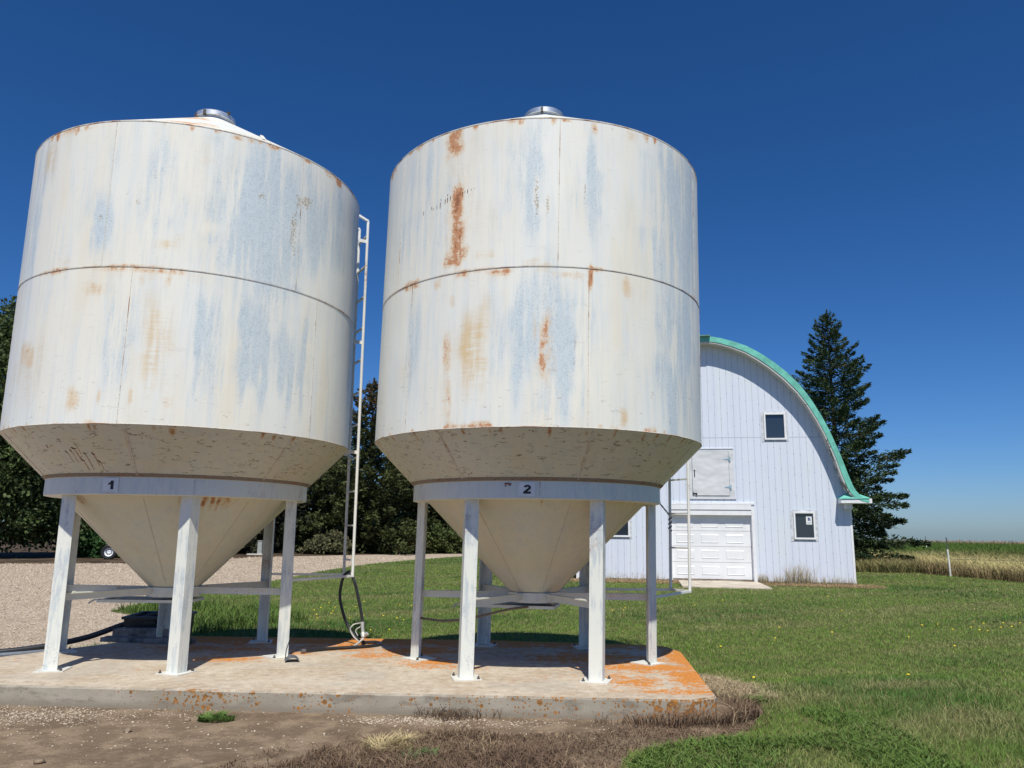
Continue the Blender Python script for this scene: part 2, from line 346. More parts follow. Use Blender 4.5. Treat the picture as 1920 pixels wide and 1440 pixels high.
LAWN=[(.7,4.0),(.89,6.49),(1.01,6.86),(1.64,7.26),(2.18,7.5),(2.63,8.36),(2.92,9.74),(2.96,10.42),(2.82,11.65),(2.5,12.3),(-.43,12.25),(-4.4,12.35),(-5.0,12.7),(-6.6,14.2),(-8.2,18.4),(-9.8,19.6),(-9.92,22.6),(-9.93,25.8),(-9.36,30.6),(-9.29,34.9),(-9.02,42.4),(-8.3,48),(-6.51,54.7),(-4.05,62.3),(2,68),(12,74),(22,80),(23.3,60),(22.8,48),(22.9,42),(23.4,36),(24.4,30),(27,22),(30,4)]
sheet('lawn',wob(LAWN,.05,.6,5),.014,M_lawn)
sheet('crop_field',[(-200,79),(14,79),(22,80.5),(41,82),(900,95),(2500,1500),(-2500,1500)],.018,M_crop)
sheet('meadow',[(22,80.5),(23.3,60),(22.8,48),(22.9,42),(23.4,36),(24.4,30),(27,22),(30,4),(900,4),(900,95),(41,82)],.01,M_mead)
Bx=np.array([math.cos(R_(-9.738)),math.sin(R_(-9.738))]); Bn=np.array([Bx[1],-Bx[0]]); BO=np.array([8.69,33.96])
bl2=lambda s,n: tuple(BO+Bx*s+Bn*n)
sheet('bare_strip',wob([bl2(-7,-.5),bl2(-7,1.6),bl2(-1.3,1.6),bl2(-1.3,.1),bl2(1.95,.1),bl2(2.6,1.5),bl2(6.4,1.9),bl2(6.8,.3),bl2(6.0,-.6)],.06,.4,8),.022,M_straw)
sheet('tree_bed',wob([(-70,44),(-27.4,42.3),(-21.5,44.3),(-17.5,57),(-10,66.5),(0,74),(0,110),(-90,110)],.1,.9,9),.024,simple('leaf_litter',(.09,.065,.045),.95,0,.1,.3,.8,.5))
# ---------------------------------------------------------------- concrete slab under the bins
PAD=[(-7.3,8.46),(-6.0,8.40),(1.70,8.035),(1.80,8.05),(2.07,8.20),(2.10,8.27),(2.37,11.1),(2.28,11.6),(2.1,11.75),(-.43,12.07),(-4.7,12.1),(-5.3,11.75),(-6.3,10.05),(-7.3,9.3)]
bm=bmesh.new(); bm.faces.new([bm.verts.new((x,y,0)) for x,y in PAD])
for i in range(1,98): bmesh.ops.bisect_plane(bm,geom=bm.verts[:]+bm.edges[:]+bm.faces[:],plane_co=(-7.3+.1*i,0,0),plane_no=(1,0,0))
for i in range(1,41): bmesh.ops.bisect_plane(bm,geom=bm.verts[:]+bm.edges[:]+bm.faces[:],plane_co=(0,8.0+.1*i,0),plane_no=(0,1,0))
bedges=[e for e in bm.edges if e.is_boundary]
ex=bmesh.ops.extrude_edge_only(bm,edges=bedges); vv=[e for e in ex['geom'] if isinstance(e,bmesh.types.BMVert)]
for v in vv: v.co.z=-.018; 
cen=Vector((-2.4,10.2,0))
rp=np.random.default_rng(4)
for v in vv:
    d=(v.co-cen); d.z=0; d.normalize(); v.co+=d*(.010+.006*rp.random()); v.co.z-=.006*rp.random()
ex=bmesh.ops.extrude_edge_only(bm,edges=[e for e in bm.edges if e.is_boundary]); 
for e in ex['geom']:
    if isinstance(e,bmesh.types.BMVert): e.co.z=-.60; e.co.y-=.006 if e.co.y<9 else 0
bmesh.ops.recalc_face_normals(bm,faces=bm.faces[:]); me=bpy.data.meshes.new('pad'); bm.to_mesh(me); bm.free()
co=np.zeros(len(me.vertices)*3,np.float32); me.vertices.foreach_get('co',co); co=co.reshape(-1,3)
L_=np.zeros(len(co)); E_=np.zeros(len(co))
for x,y,sx,sy,s_ in [(-.95,10.0,.4,.35,.95),(-.5,9.7,.3,.2,.7),(.5,9.2,.6,.25,.45),(1.7,9.85,.7,.35,1.05),(2.15,9.3,.35,.7,1.15),(1.35,8.95,.35,.45,.85),(1.9,8.45,.3,.2,1.0),(1.6,8.4,.4,.12,.8),(2.3,10.6,.25,.7,1.25),(-2.3,11.35,.6,.5,.95),(-1.8,10.55,.35,.3,.9),(-3.55,10.1,.5,.18,.95),(-2.7,10.55,.3,.15,.7),(-6.4,9.9,.4,.12,.7),(1.0,10.5,1.,.5,.9),(-1.2,11.0,.6,.5,1.),(.3,9.0,.4,.12,.5),(-4.2,9.3,.5,.1,.55),(-6.0,9.25,.3,.08,.6),(-4.0,11.0,1.2,.6,.75)]:
    L_=np.maximum(L_,s_*np.exp(-.5*(((co[:,0]-x)/sx)**2+((co[:,1]-y)/sy)**2)))
L_=np.maximum(L_,1.05*np.exp(-.5*((co[:,1]-11.85)/.5)**2)*(co[:,0]>-5.2))
for x,sx,s_ in [(-3.9,.25,.35),(-3.1,.45,.62),(-2.6,.15,.5),(-1.9,.35,.55),(-.9,.2,.42),(-.25,.5,.42),(.35,.4,.5),(1.1,.3,.5),(1.65,.35,.8),(2.05,.3,.85),(-5,.3,.1)]:
    E_=np.maximum(E_,s_*np.exp(-.5*((co[:,0]-x)/sx)**2))
E_*=np.clip(1+(co[:,2]+.02)*np.where(co[:,0]>1.3,1.2,2.6),0,1)
for nme,arr in (('lichen',L_),('edge',E_)):
    t=me.attributes.new(nme,'FLOAT','POINT'); t.data.foreach_set('value',arr.astype(np.float32))
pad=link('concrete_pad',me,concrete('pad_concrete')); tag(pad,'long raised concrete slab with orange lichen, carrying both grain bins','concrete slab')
# ---------------------------------------------------------------- the two hopper bins
R=2.13; ZC,ZS,ZT=2.70,4.485,6.27; RB=1.60
M_bead=rust_bead('weld_bead'); M_dark=rust_bead('rusty_ledge',.5,.75,(.27,.225,.18)); M_rim=rust_bead('rusty_rim',.50,.64,(.66,.65,.60)); M_cone=rust_bead('cone_line',.66,.8,(.52,.475,.39))
M_galv=NT('galvanised_lid',.38,.5,.75)
_a=M_galv.noise(M_galv.obj(),3.1,3,.6); M_galv.col(M_galv.mix(M_galv.ss(_a,.50,.64),(.72,.74,.76),(.34,.16,.09))); M_galv=M_galv.m
M_galv2=simple('galvanised_lid_clean',(.68,.71,.73),.36,.8,.5,.1,4)
M_bolt=simple('bolt_steel',(.12,.11,.10),.6,.6)
M_scar=simple('rust_dark',(.14,.06,.035),.9,0,.2,.3,30); M_trail=simple('rust_trail',(.42,.24,.15),.8,0,.2,.3,20)
M_white=simple('sign_white',(.78,.79,.78),.5,0,.4,.04,8); M_black=simple('sign_black',(.02,.02,.022),.5,0,.4,.1)
M_lad=steel_paint('ladder_paint',3,(.80,.80,.78),.25)
M_brace=steel_paint('brace_paint',5,(.66,.66,.58),.35)
def lerp_noise(n,k,seed):
    r=np.random.default_rng(seed); a=r.random(k); x=np.linspace(0,k,n,endpoint=False); i=x.astype(int); f=x-i; f=f*f*(3-2*f); return a[i%k]*(1-f)+a[(i+1)%k]*f
def stained_lathe(prof,nth,stains,seed,edge_top=None,edge_bot=None):
    """prof list of (r,z). returns V,F,cols,brown with painted wear masks in (theta,z)"""
    th=np.arange(nth)*2*np.pi/nth; P=np.array(prof); m=len(P)
    V=np.zeros((m,nth,3)); V[...,0]=P[:,0,None]*np.cos(th); V[...,1]=P[:,0,None]*np.sin(th); V[...,2]=P[:,1,None]
    i=np.arange(m-1)[:,None]; k=np.arange(nth)[None,:]; k2=(k+1)%nth
    F=np.stack([i*nth+k,i*nth+k2,(i+1)*nth+k2,(i+1)*nth+k],-1).reshape(-1,4)
    Cc=np.zeros((m,nth,4)); Br=np.zeros((m,nth)); deg=np.degrees(th)[None,:]; z=P[:,1][:,None]
    for kd,t,zz,dt,dz,s in stains:
        d=(deg-t+180)%360-180; soft=.22
        jt=lerp_noise(nth,150,seed+int(t*10)%97+3)[None,:]; j2=lerp_noise(nth,60,seed+int(t*7)%89+5)[None,:]
        w_=max(dt,.5); dd=abs(d+(lerp_noise(m,26,seed+int(t))[:,None]-.5)*w_*.5)/w_
        a=np.exp(-dd**3*.9) if kd!='A' else np.exp(-dd**4*.6)*(.45+.9*jt)
        hz=max(dz,.035)*(.55+.9*jt*.6+.5*j2*.6); q=(z-zz-(j2-.5)*dz*.5)/hz
        b=np.exp(-np.abs(q)**3.2*.9)
        g=a*b*s
        if kd=='R': Cc[...,0]=np.maximum(Cc[...,0],g)
        elif kd=='T': Cc[...,0]=np.maximum(Cc[...,0],g*.42); Cc[...,1]=np.maximum(Cc[...,1],g*.6)
        elif kd=='Y': Cc[...,1]=np.maximum(Cc[...,1],g*.8)
        elif kd=='A': Cc[...,2]=np.maximum(Cc[...,2],g)
        elif kd=='B': Br=np.maximum(Br,g)
    if edge_top is not None:
        n1=lerp_noise(nth,46,seed+1); n2=lerp_noise(nth,190,seed+2); ln=.02+.11*np.clip(n1*n2*2-.3,0,1)
        e=np.clip((z-(edge_top-ln[None,:]))/ .03,0,1)*(.35+.55*n1[None,:]*n2[None,:]*1.6)
        Cc[...,0]=np.maximum(Cc[...,0],e)
        ln=.05+.5*np.clip(n1-.35,0,1); e=np.clip((z-(edge_top-ln[None,:]))/.3,0,1)*n2[None,:]*.5; Cc[...,1]=np.maximum(Cc[...,1],e)
    if edge_bot is not None:
        n1=lerp_noise(nth,40,seed+4); n2=lerp_noise(nth,240,seed+5); ln=.015+.06*np.clip(n1*n2*2-.35,0,1)
        e=np.clip((edge_bot+ln[None,:]-z)/.02,0,1)*(.4+.6*n2[None,:]); Cc[...,0]=np.maximum(Cc[...,0],e*.8)
    return V.reshape(-1,3),F,Cc.reshape(-1,4),Br.reshape(-1)
def digit(txt,h):
    """bold grotesque numeral, drawn as strips of quads, height h"""
    m=MB(); D=.0015
    def strip_(A,B):
        n=len(A); V=[(x,y,D) for x,y in A]+[(x,y,D) for x,y in B]+[(x,y,-D) for x,y in A]+[(x,y,-D) for x,y in B]
        F=[(i,i+1,n+i+1,n+i) for i in range(n-1)]+[(2*n+i,3*n+i,3*n+i+1,2*n+i+1) for i in range(n-1)]
        F+=[(i,2*n+i,2*n+i+1,i+1) for i in range(n-1)]+[(n+i,n+i+1,3*n+i+1,3*n+i) for i in range(n-1)]+[(0,n,3*n,2*n),(n-1,3*n-1,4*n-1,2*n-1)]; m.add(V,F)
    if txt=='1':
        strip_([(-.02,-.5),(-.02,.5)],[(.26,-.5),(.26,.5)]); strip_([(-.28,.18),(-.08,.30),(-.0205,.5)],[(-.28,.0),(-.10,.05),(-.0205,.14)])
    else:
        out=[];inn=[]
        for i in range(13):
            a=R_(172-i*(172+38)/12); out.append((.36*math.cos(a),.19+.31*math.sin(a))); inn.append((.12*math.cos(a),.19+.10*math.sin(a)))
        out+=[(.12,-.15),(-.02,-.27)]; inn+=[(-.10,-.02),(-.28,-.20)]
        out.append((-.02,-.27)); inn.append((-.385,-.34)); strip_(out[:-1]+[(.02,-.262)],inn[:-1]+[(-.37,-.30)])
        strip_([(-.385,-.262),(.36,-.262)],[(-.40,-.5),(.36,-.5)])
    o=m.build('tmp',None); me=o.data; bpy.data.objects.remove(o)
    for v in me.vertices: v.co.x*=h; v.co.y*=h
    return me
def grain_bin(idx,cx,cy,lean,phi,stains,seams_up,seams_lo,seams_h,label,lad_r,digit_txt,seed):
    root=empty('grain_bin',(cx,cy,0),0,label,'grain bin','hopper bottom grain bins on the slab')
    P=lambda r,t,z:(r*math.cos(t),r*math.sin(t),z)
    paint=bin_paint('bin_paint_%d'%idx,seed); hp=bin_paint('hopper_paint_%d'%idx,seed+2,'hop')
    # ---- cylinder wall, upper course lapping the lower by a plate thickness
    rr=np.random.default_rng(seed); st=list(stains)
    st+=[('R',240.6,5.1,5.2,.62,.42),('T',240,5.95,4.6,.4,.6),('R',240.6,5.0,1.9,.44,1.15),('R',240.3,5.35,1.3,.22,1.5),('R',270,3.55,2.6,.5,.45),('T',239.6,3.3,3.0,.75,.7),('T',256,4.42,22,.10,.45),('R',276.5,4.40,7,.05,.5)] if idx==2 else [('T',274,4.40,26,.09,.5),('T',244,3.45,9,.35,.5),('A',309,5.3,15,.95,.6),('A',286,5.2,3,.5,.5),('R',271,4.475,6,.025,.9),('R',247,4.475,4,.03,.9),('R',283,4.46,5,.03,.9)]
    for _ in range(16): st.append(('A',rr.uniform(0,178),rr.uniform(3.2,6),rr.uniform(3,12),rr.uniform(.3,.9),rr.uniform(.4,.9)))
    for _ in range(10): st.append((rr.choice(['R','T','Y']),rr.uniform(0,178),rr.uniform(3,6),rr.uniform(1,4),rr.uniform(.1,.4),rr.uniform(.4,1)))
    zz=list(np.linspace(ZC,ZS-.012,57))+[ZS-.001,ZS]+list(np.linspace(ZS+.012,ZT,57)); prof=[(R+(.003 if z>=ZS else 0),z) for z in zz]
    n1=lerp_noise(720,36,seed+9); V,F,c,b=stained_lathe(prof,720,st,seed,ZT,ZC)
    # rust bleeding from the girth weld
    z=V[:,2]; k=(np.arange(len(V))%720); d=np.abs(z-ZS); g=np.clip(1-d/.05,0,1)*np.clip(n1[k]*1.7-.6,0,1)*.7; c[:,0]=np.maximum(c[:,0],g)
    me=mesh_np('wall',V,F,True,c,'stain',{'brown':b}); wall=link('wall',me,paint,root)
    # ---- roof cone
    prof=[(R+.003,ZT-.002),(R+.005,ZT+.003),(R-.004,ZT+.009)]+[(2.13-(2.13-.27)*t,ZT+.012+(7.38-ZT)*t) for t in np.linspace(0,1,20)]
    rs=[('R',283,6.36,9,.05,1.2),('R',277,7.0,14,.12,1.0),('R',262,6.33,7,.04,1.0),('R',290,6.5,4,.1,.7),('T',305,6.4,12,.1,.7)] if idx==1 else [('R',250,6.4,6,.06,.5)]
    V,F,c,b=stained_lathe(prof,240,rs,seed+20)
    link('roof',mesh_np('roof',V,F,True,c,'stain',{'brown':b}),bin_paint('roof_paint_%d'%idx,seed+5,'roof'),root)
    MB().lathe([(R+.002,ZT-.006),(R+.006,ZT-.006),(R+.007,ZT+.004),(R+.002,ZT+.007)],240).build('roof_rim',M_rim,root,True)
    lidm=M_galv if idx==1 else M_galv2
    lid=MB().lathe([(.255,7.34),(.255,7.405),(.262,7.41),(.262,7.42),(.255,7.425),(.255,7.435),(.280,7.436),(.286,7.443),(.286,7.505),(.272,7.518),(.15,7.535),(.001,7.54)],64).build('fill_lid',lidm,root,True)
    a=R_(262); lt=MB(); lt.box(P(.292,a,7.455),(.018,.035,.08),rotz(a)); lt.bar(P(.27,a,7.43),P(.31,a,7.432),.03,.015); lt.build('lid_latch',M_bolt,lid)
    if idx==1:
        MB().box(P(.28,R_(330),7.52),(.05,.03,.05),rotz(R_(330))).build('lid_hinge',M_bolt,lid)
        a=R_(311); MB().prism([(1.76,6.49),(1.80,6.525),(1.92,6.42)],-.02,.02,lambda u,v,w:(u*math.cos(a)-w*math.sin(a),u*math.sin(a)+w*math.cos(a),v)).build('roof_lug',paint,root)
    # ---- welds
    def ring(z,r0,h,t,name='weld_seam',m=M_bead): return MB().lathe([(r0,z-h/2),(r0+t,z-h/4),(r0+t,z+h/4),(r0,z+h/2)],240).build(name,m,root,True)
    ring(ZS,R+.001,.007,.005); ring(ZC+.004,R-.001,.008,.004,'lower_edge_weld')
    for s_,z0,z1,rr_ in [(t,ZS+.01,ZT-.02,R+.002) for t in seams_up]+[(t,ZC+.01,ZS-.01,R-.001) for t in seams_lo]:
        t=R_(s_); MB().box(P(rr_,t,(z0+z1)/2),(.007,.008,z1-z0),rotz(t)).build('weld_seam',M_bead,root)
    # ---- hopper
    rh=lambda z:2.13-(ZC-z)*.985
    zz=np.linspace(ZC-.002,.86,60); prof=[(rh(z),z) for z in zz]
    hs_=[]
    for i in range(46): hs_.append(('R',rr.uniform(0,360),2.67,rr.uniform(.3,.7),rr.uniform(.02,.07),rr.uniform(.7,1.25)))
    for t in seams_h: hs_.append(('R',t,2.45,.8,.25,.62))
    for i in range(9): hs_.append(('R',rr.uniform(180,360),1.95,rr.uniform(.6,2.5),rr.uniform(.04,.13),rr.uniform(.4,.75)))
    if idx==1:
        for t,z,h in () and ((251,2.43,.05),(253,2.45,.06),(254.5,2.44,.1),(256,2.38,.07),(257.5,2.4,.09),(259,2.33,.07),(260.5,2.37,.06)): hs_.append(('R',t,z-.02,.7,h*.7,1.35))
        for t in (296,299,303,307,310): hs_.append(('R',t,1.93,1.1,.10,1.1))
        hs_.append(('T',315,1.93,6,.1,.9)); hs_.append(('R',237,1.93,5,.06,.8))
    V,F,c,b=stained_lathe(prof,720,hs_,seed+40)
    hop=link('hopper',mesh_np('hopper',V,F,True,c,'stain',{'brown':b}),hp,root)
    for s_ in seams_h:
        t=R_(s_); MB().bar(P(rh(2.66)+.002,t,2.66),P(rh(2.19)+.002,t,2.19),.010,.006).build('weld_seam',M_bead,hop)
    for s_ in seams_h:
        t=R_(s_); MB().bar(P(rh(1.93)+.002,t,1.93),P(rh(.9)+.002,t,.9),.005,.003).build('cone_seam',M_cone,hop)
    def scar(par,rf,t,z,w,h,m,name='rust_scar'):
        a=R_(t); r0,r1=rf(z)+.0015,rf(z-h)+.0015; V=[]
        for (dt,rr_,zz_) in ((-w/2,r0,z),(w/2,r0,z+.15*abs(w)),(w*.3,r1,z-h),(-w*.3,r1,z-h)): V.append(P(rr_,a+dt/2.1,zz_))
        V+=[tuple(np.array(v)*(1-.004,1-.004,1)) for v in V]
        MB().add(V,[(0,1,2,3),(7,6,5,4),(0,4,5,1),(1,5,6,2),(2,6,7,3),(3,7,4,0)]).build(name,m,par)
    if idx==1:
        for t,z,w,h,tr in ((251.0,2.435,.03,.02,.10),(253.2,2.455,.03,.03,.11),(255.2,2.475,.10,.022,.12),(258.3,2.42,.05,.022,.16),(256.0,2.35,.055,.02,.10),(261.5,2.42,.05,.03,.11),(262.5,2.34,.04,.025,.08),(256.5,2.51,.03,.014,.10),(243.5,2.50,.02,.03,.0),(247.6,2.44,.014,.014,0)):
            scar(hop,rh,t,z,w,h,M_scar)
            if tr: scar(hop,rh,t+.15,z-h-.002,w*.35,tr,M_trail,'rust_trail')
    else:
        wf=lambda z:R+.003
        for t,z,w,h in ((226.5,5.36,.008,.05),(230.3,5.38,.008,.04),(231.0,5.36,.006,.035),(232.6,5.37,.007,.04),(234.0,5.395,.011,.075),(236.0,5.42,.011,.055),(236.9,5.43,.012,.06),(238.0,5.44,.010,.055),(242.6,5.46,.010,.045),(243.4,5.465,.006,.03),(244.3,5.475,.010,.045),(245.6,5.475,.006,.02),(246.8,5.48,.005,.018),(234.2,5.44,.008,.02),(236.9,5.475,.010,.025),(242.0,5.51,.008,.025)): scar(wall,wf,t,z,w,h,M_scar)
    # ---- support ring the legs are welded to
    prof=[(RB-.02,2.172),(RB,2.168),(RB+.002,2.0),(RB,1.972),(RB-.03,1.966),(RB-.19,1.966)]
    band=MB().lathe(prof,200).build('support_ring',steel_paint('ring_paint_%d'%idx,seed+1,(.70,.72,.665),.4),root,True)
    MB().lathe([(RB-.01,2.166),(RB+.010,2.168),(RB+.046,2.203),(RB+.040,2.206)],200).build('ring_ledge',M_dark,band,True)
    t=R_(269.5 if idx==2 else 297); MB().box(P(RB+.002,t,2.07),(.006,.008,.19),rotz(t)).build('weld_seam',M_bead,band)
    if idx==2:
        for t,z,w,h in ((256.4,2.135,.06,.016),(257.4,2.118,.03,.012),(255.8,2.112,.016,.02),(257.9,2.128,.012,.02)):
            a=R_(t); MB().box(P(RB+.003,a,z),(.003,w,h),rotz(a+.02)).build('rust_chip',simple('rust_chip',(.25,.08,.035),.9),band)
    # number sign: curved white plate with the figure
    a0,a1=R_(261.1),R_(267.7)
    sg=MB().lathe([(RB+.004,1.995),(RB+.008,1.995),(RB+.008,2.150),(RB+.004,2.150),(RB+.004,1.995)],10,a0=a0,a1=a1).build('number_sign',M_white,root)
    am=R_(264.6); dm=digit(digit_txt,.098); dm.name='numeral'
    cc=RB+.0105
    for v in dm.vertices:
        u,w,dz=v.co.x*1.15,v.co.y,v.co.z; t=am+u/cc; v.co=(cc*math.cos(t)+dz*math.cos(t),cc*math.sin(t)+dz*math.sin(t),2.072+w)
    link('numeral',dm,M_black,sg)
    # ---- legs: angle iron with its corner outward
    rl=1.56; fl,th=.152,.013
    for k in range(6):
        a=phi+k*math.pi/3; cpos=np.array(P(rl,a,0))
        lp=steel_paint('leg_paint_%d_%d'%(idx,k),seed+k*1.9,(.755,.765,.71),.85)
        L=[(0,0),(-fl,0),(-fl,-th),(-th,-th),(-th,-fl),(0,-fl)]   # corner at origin, arms toward -x and -y
        M=rotz(a-math.pi/4)
        # the corner faces +x+y before the turn
        lg=MB().prism(L,.012,1.968,lambda u,v,w:tuple((M@np.array([u,v,0]))+cpos+np.array([0,0,w]))).build('leg',lp,root)
        pc=cpos+M@np.array([-.083,-.083,0])
        # plates are square with the arms
        bp=MB().box((pc[0],pc[1],.006),(.31,.31,.012),M).build('base_plate',steel_paint('plate_paint',seed,(.66,.65,.60),.4),lg)
        for q in (-1,1):
            bc=pc+M@np.array([.12*q,-.12*q,0]); b_=MB(); b_.lathe([(.018,.012),(.018,.026),(.009,.027),(.009,.045),(.0005,.046)],6,c=(bc[0],bc[1],0)); b_.build('anchor_bolt',M_bolt,bp)
        q=MB(); q.bar(P(.33,a,.805),P(rl-.06,a,.805),.012,.085); q.bar(P(.33,a+.0,.842),P(rl-.06,a,.842),.07,.011); q.build('brace',M_brace,root)
        if k in (0,1): MB().lathe([(.03,.848),(.03,.862),(.001,.863)],6,c=P(rl-.25,a,0)).build('brace_bolt',M_brace,root)
    MB().lathe([(.285,.90),(.30,.855),(.335,.855),(.335,.735),(.285,.735)],48).build('outlet_collar',M_brace,root,True)
    # ---- slide gate under the outlet
    g=MB(); ga=R_(183 if idx==1 else 168); M=rotz(ga)
    T=lambda x,y,z:tuple(M@np.array([x,y,z]))
    for sy in (-1,1): g.box(T(.28,.25*sy,.68),(1.15,.045,.035),M)
    g.box(T(.84,0,.68),(.045,.54,.035),M); g.box(T(-.28,0,.68),(.045,.54,.035),M)
    gate=g.build('slide_gate',M_brace,root); MB().box(T(.3,0,.662),(1.0,.44,.006),M).build('gate_plate',simple('rusty_plate',(.30,.20,.13),.8),gate)
    gh=MB(); gh.tube([T(.86,0,.68),T(1.02,0,.67),T(1.06,.05,.63)],.012,8); gh.build('gate_handle',M_brace,gate)
    if idx==2:
        MB().tube(crv([(-1.46,.08,.50),(-1.2,.02,.475),(-.95,-.1,.50),(-.62,-.25,.58),(-.3,-.3,.66),(.1,-.2,.70)]),.015,7).build('pull_rod',simple('rod_rust',(.20,.15,.11),.8),root)
        MB().tube(crv([(1.48,-.05,.77),(1.50,-.07,.6),(1.46,-.08,.42),(1.47,-.06,.30)]),.006,6).build('loose_wire',M_bolt,root)
    # ---- ladder
    aL=R_(30); hw=.20; rad=np.array([math.cos(aL),math.sin(aL),0]); tan=np.array([-math.sin(aL),math.cos(aL),0])
    zb,zt=(.95,6.36) if idx==1 else (.80,6.36)
    def LP(s,r,z): return tuple(rad*r+tan*s+np.array([0,0,z]))
    ld=bpy.data.objects.new('ladder',None); C.objects.link(ld); ld.parent=root
    for s_ in (-hw,hw):
        MB().tube([LP(s_,lad_r,zb),LP(s_,lad_r,zt-.02),LP(s_,lad_r,zt)],.021,10).build('rail',M_lad,ld,True)
        MB().bar(LP(s_,lad_r,zt),LP(s_,2.0,zt+.13),.042,.03).build('grab_bar',M_lad,ld)
    nr=11; z0=1.17 if idx==1 else 1.40
    for k in range(nr-(1 if idx==2 else 0)):
        MB().bar(LP(-hw,lad_r,z0+.495*k),LP(hw,lad_r,z0+.495*k),.035,.022).build('rung',M_lad,ld)
    for zb_ in ((6.02,4.40,2.73) if idx==1 else (6.0,4.4,2.73)):
        for s_ in (-hw,hw): MB().bar(LP(s_,R-.01,zb_),LP(s_,lad_r,zb_),.012,.05).build('wall_bracket',M_lad,ld)
    MB().bar(LP(-hw-.015,lad_r,zb),LP(hw+.015,lad_r,zb),.03,.03).build('foot_bar',M_lad,ld)
    l2=np.array(P(rl-.05,phi+2*math.pi/3,zb)); l3=np.array(P(rl-.05,phi+math.pi,zb))
    MB().bar(l2,LP(-hw,lad_r-.02,zb),.03,.03).build('strut',M_lad,ld)
    MB().bar(l3,LP(hw,lad_r-.02,zb-.001),.03,.03).build('strut',M_lad,ld)
    if idx==2:
        ch=MB(); 
        for i in range(40):
            t=i/39; a=t*22; ch.box(np.array(LP(hw+.02*math.cos(a),lad_r+.02*math.sin(a),1.86-.22*t)),(.014,.012,.016),rotz(a))
        pts=crv([(1.62,.62,2.14),(1.78,.80,2.02),LP(hw,lad_r-.02,1.88)],12)
        for i,p_ in enumerate(pts): ch.box(p_,(.016,.008 if i%2 else .014,.022),rotz(i*.8))
        ch.build('chain',simple('chain_black',(.03,.03,.03),.6),ld)
    # the bin stands very slightly out of plumb; its feet stay flat on the slab
    bpy.context.view_layer.update()
    for o in root.children_recursive:
        if o.type=='MESH':
            n_=len(o.data.vertices); c_=np.zeros(n_*3,np.float32); o.data.vertices.foreach_get('co',c_); c_=c_.reshape(-1,3); c_[:,0]+=lean*c_[:,2]; o.data.vertices.foreach_set('co',c_.reshape(-1)); o.data.update()
    return root
ST1=[("R",242.2,4.48,4.2,0.03,0.6),("R",274.4,4.46,18.4,0.04,0.55),("R",276.4,4.35,1.0,0.1,0.45),("R",283.4,4.35,1.1,0.12,0.5),("R",299.5,6.22,2.0,0.03,0.9),("R",304.6,6.23,1.2,0.02,0.9),("R",312.2,6.25,2.8,0.04,0.5),("R",325.2,6.25,2.9,0.04,0.9),("R",336.0,6.21,2.2,0.04,0.8),("R",247.3,6.21,12.6,0.04,0.35),("T",262.1,4.23,4.5,0.1,1.0),("T",236.9,3.53,5.5,0.16,1.1),("T",258.5,2.96,2.7,0.15,1.2),("T",266.9,3.0,0.8,0.1,0.8),("T",275.9,2.98,0.8,0.1,1),("T",286.2,2.96,1.8,0.07,0.9),("T",248.1,2.92,2.3,0.12,0.5),("B",324.1,5.68,3.9,0.12,1.0),("B",308.9,5.56,1.8,0.07,0.9),("B",320.8,5.17,1.6,0.3,0.9),("B",261.4,5.06,0.8,0.13,0.7),("B",276.6,5.65,0.9,0.19,0.6),("B",269.1,5.38,0.8,0.04,1.0),("B",272.4,5.25,0.8,0.04,1.0),("T",274.4,4.8,5.7,0.06,0.4),("Y",282.1,3.67,5.0,0.7,0.8),("Y",236.4,5.91,4.9,0.25,0.8),("Y",283.1,4.79,4.5,0.12,0.9),("Y",289.2,5.72,4.2,0.53,0.5),("Y",248.3,4.58,5.2,0.07,0.7),("Y",238.8,3.42,13.3,0.51,0.45),("Y",263.0,3.69,4.3,0.43,0.35),("A",307.4,5.38,12.0,0.85,1.0),("A",312.6,5.63,5.5,0.58,0.8),("A",277.6,5.45,4.9,0.64,0.7),("A",333.4,5.56,11.7,0.78,0.8),("A",261.5,5.0,4.5,0.32,0.6),("A",310.3,3.73,4.7,0.57,1.0),("A",322.6,3.56,7.2,0.53,0.8),("A",297.5,3.73,4.7,0.65,0.45),("A",270.6,3.62,4.0,0.49,0.6),("A",224.4,5.11,10.5,0.89,0.5),("A",265.1,5.88,2.7,0.3,0.3)]
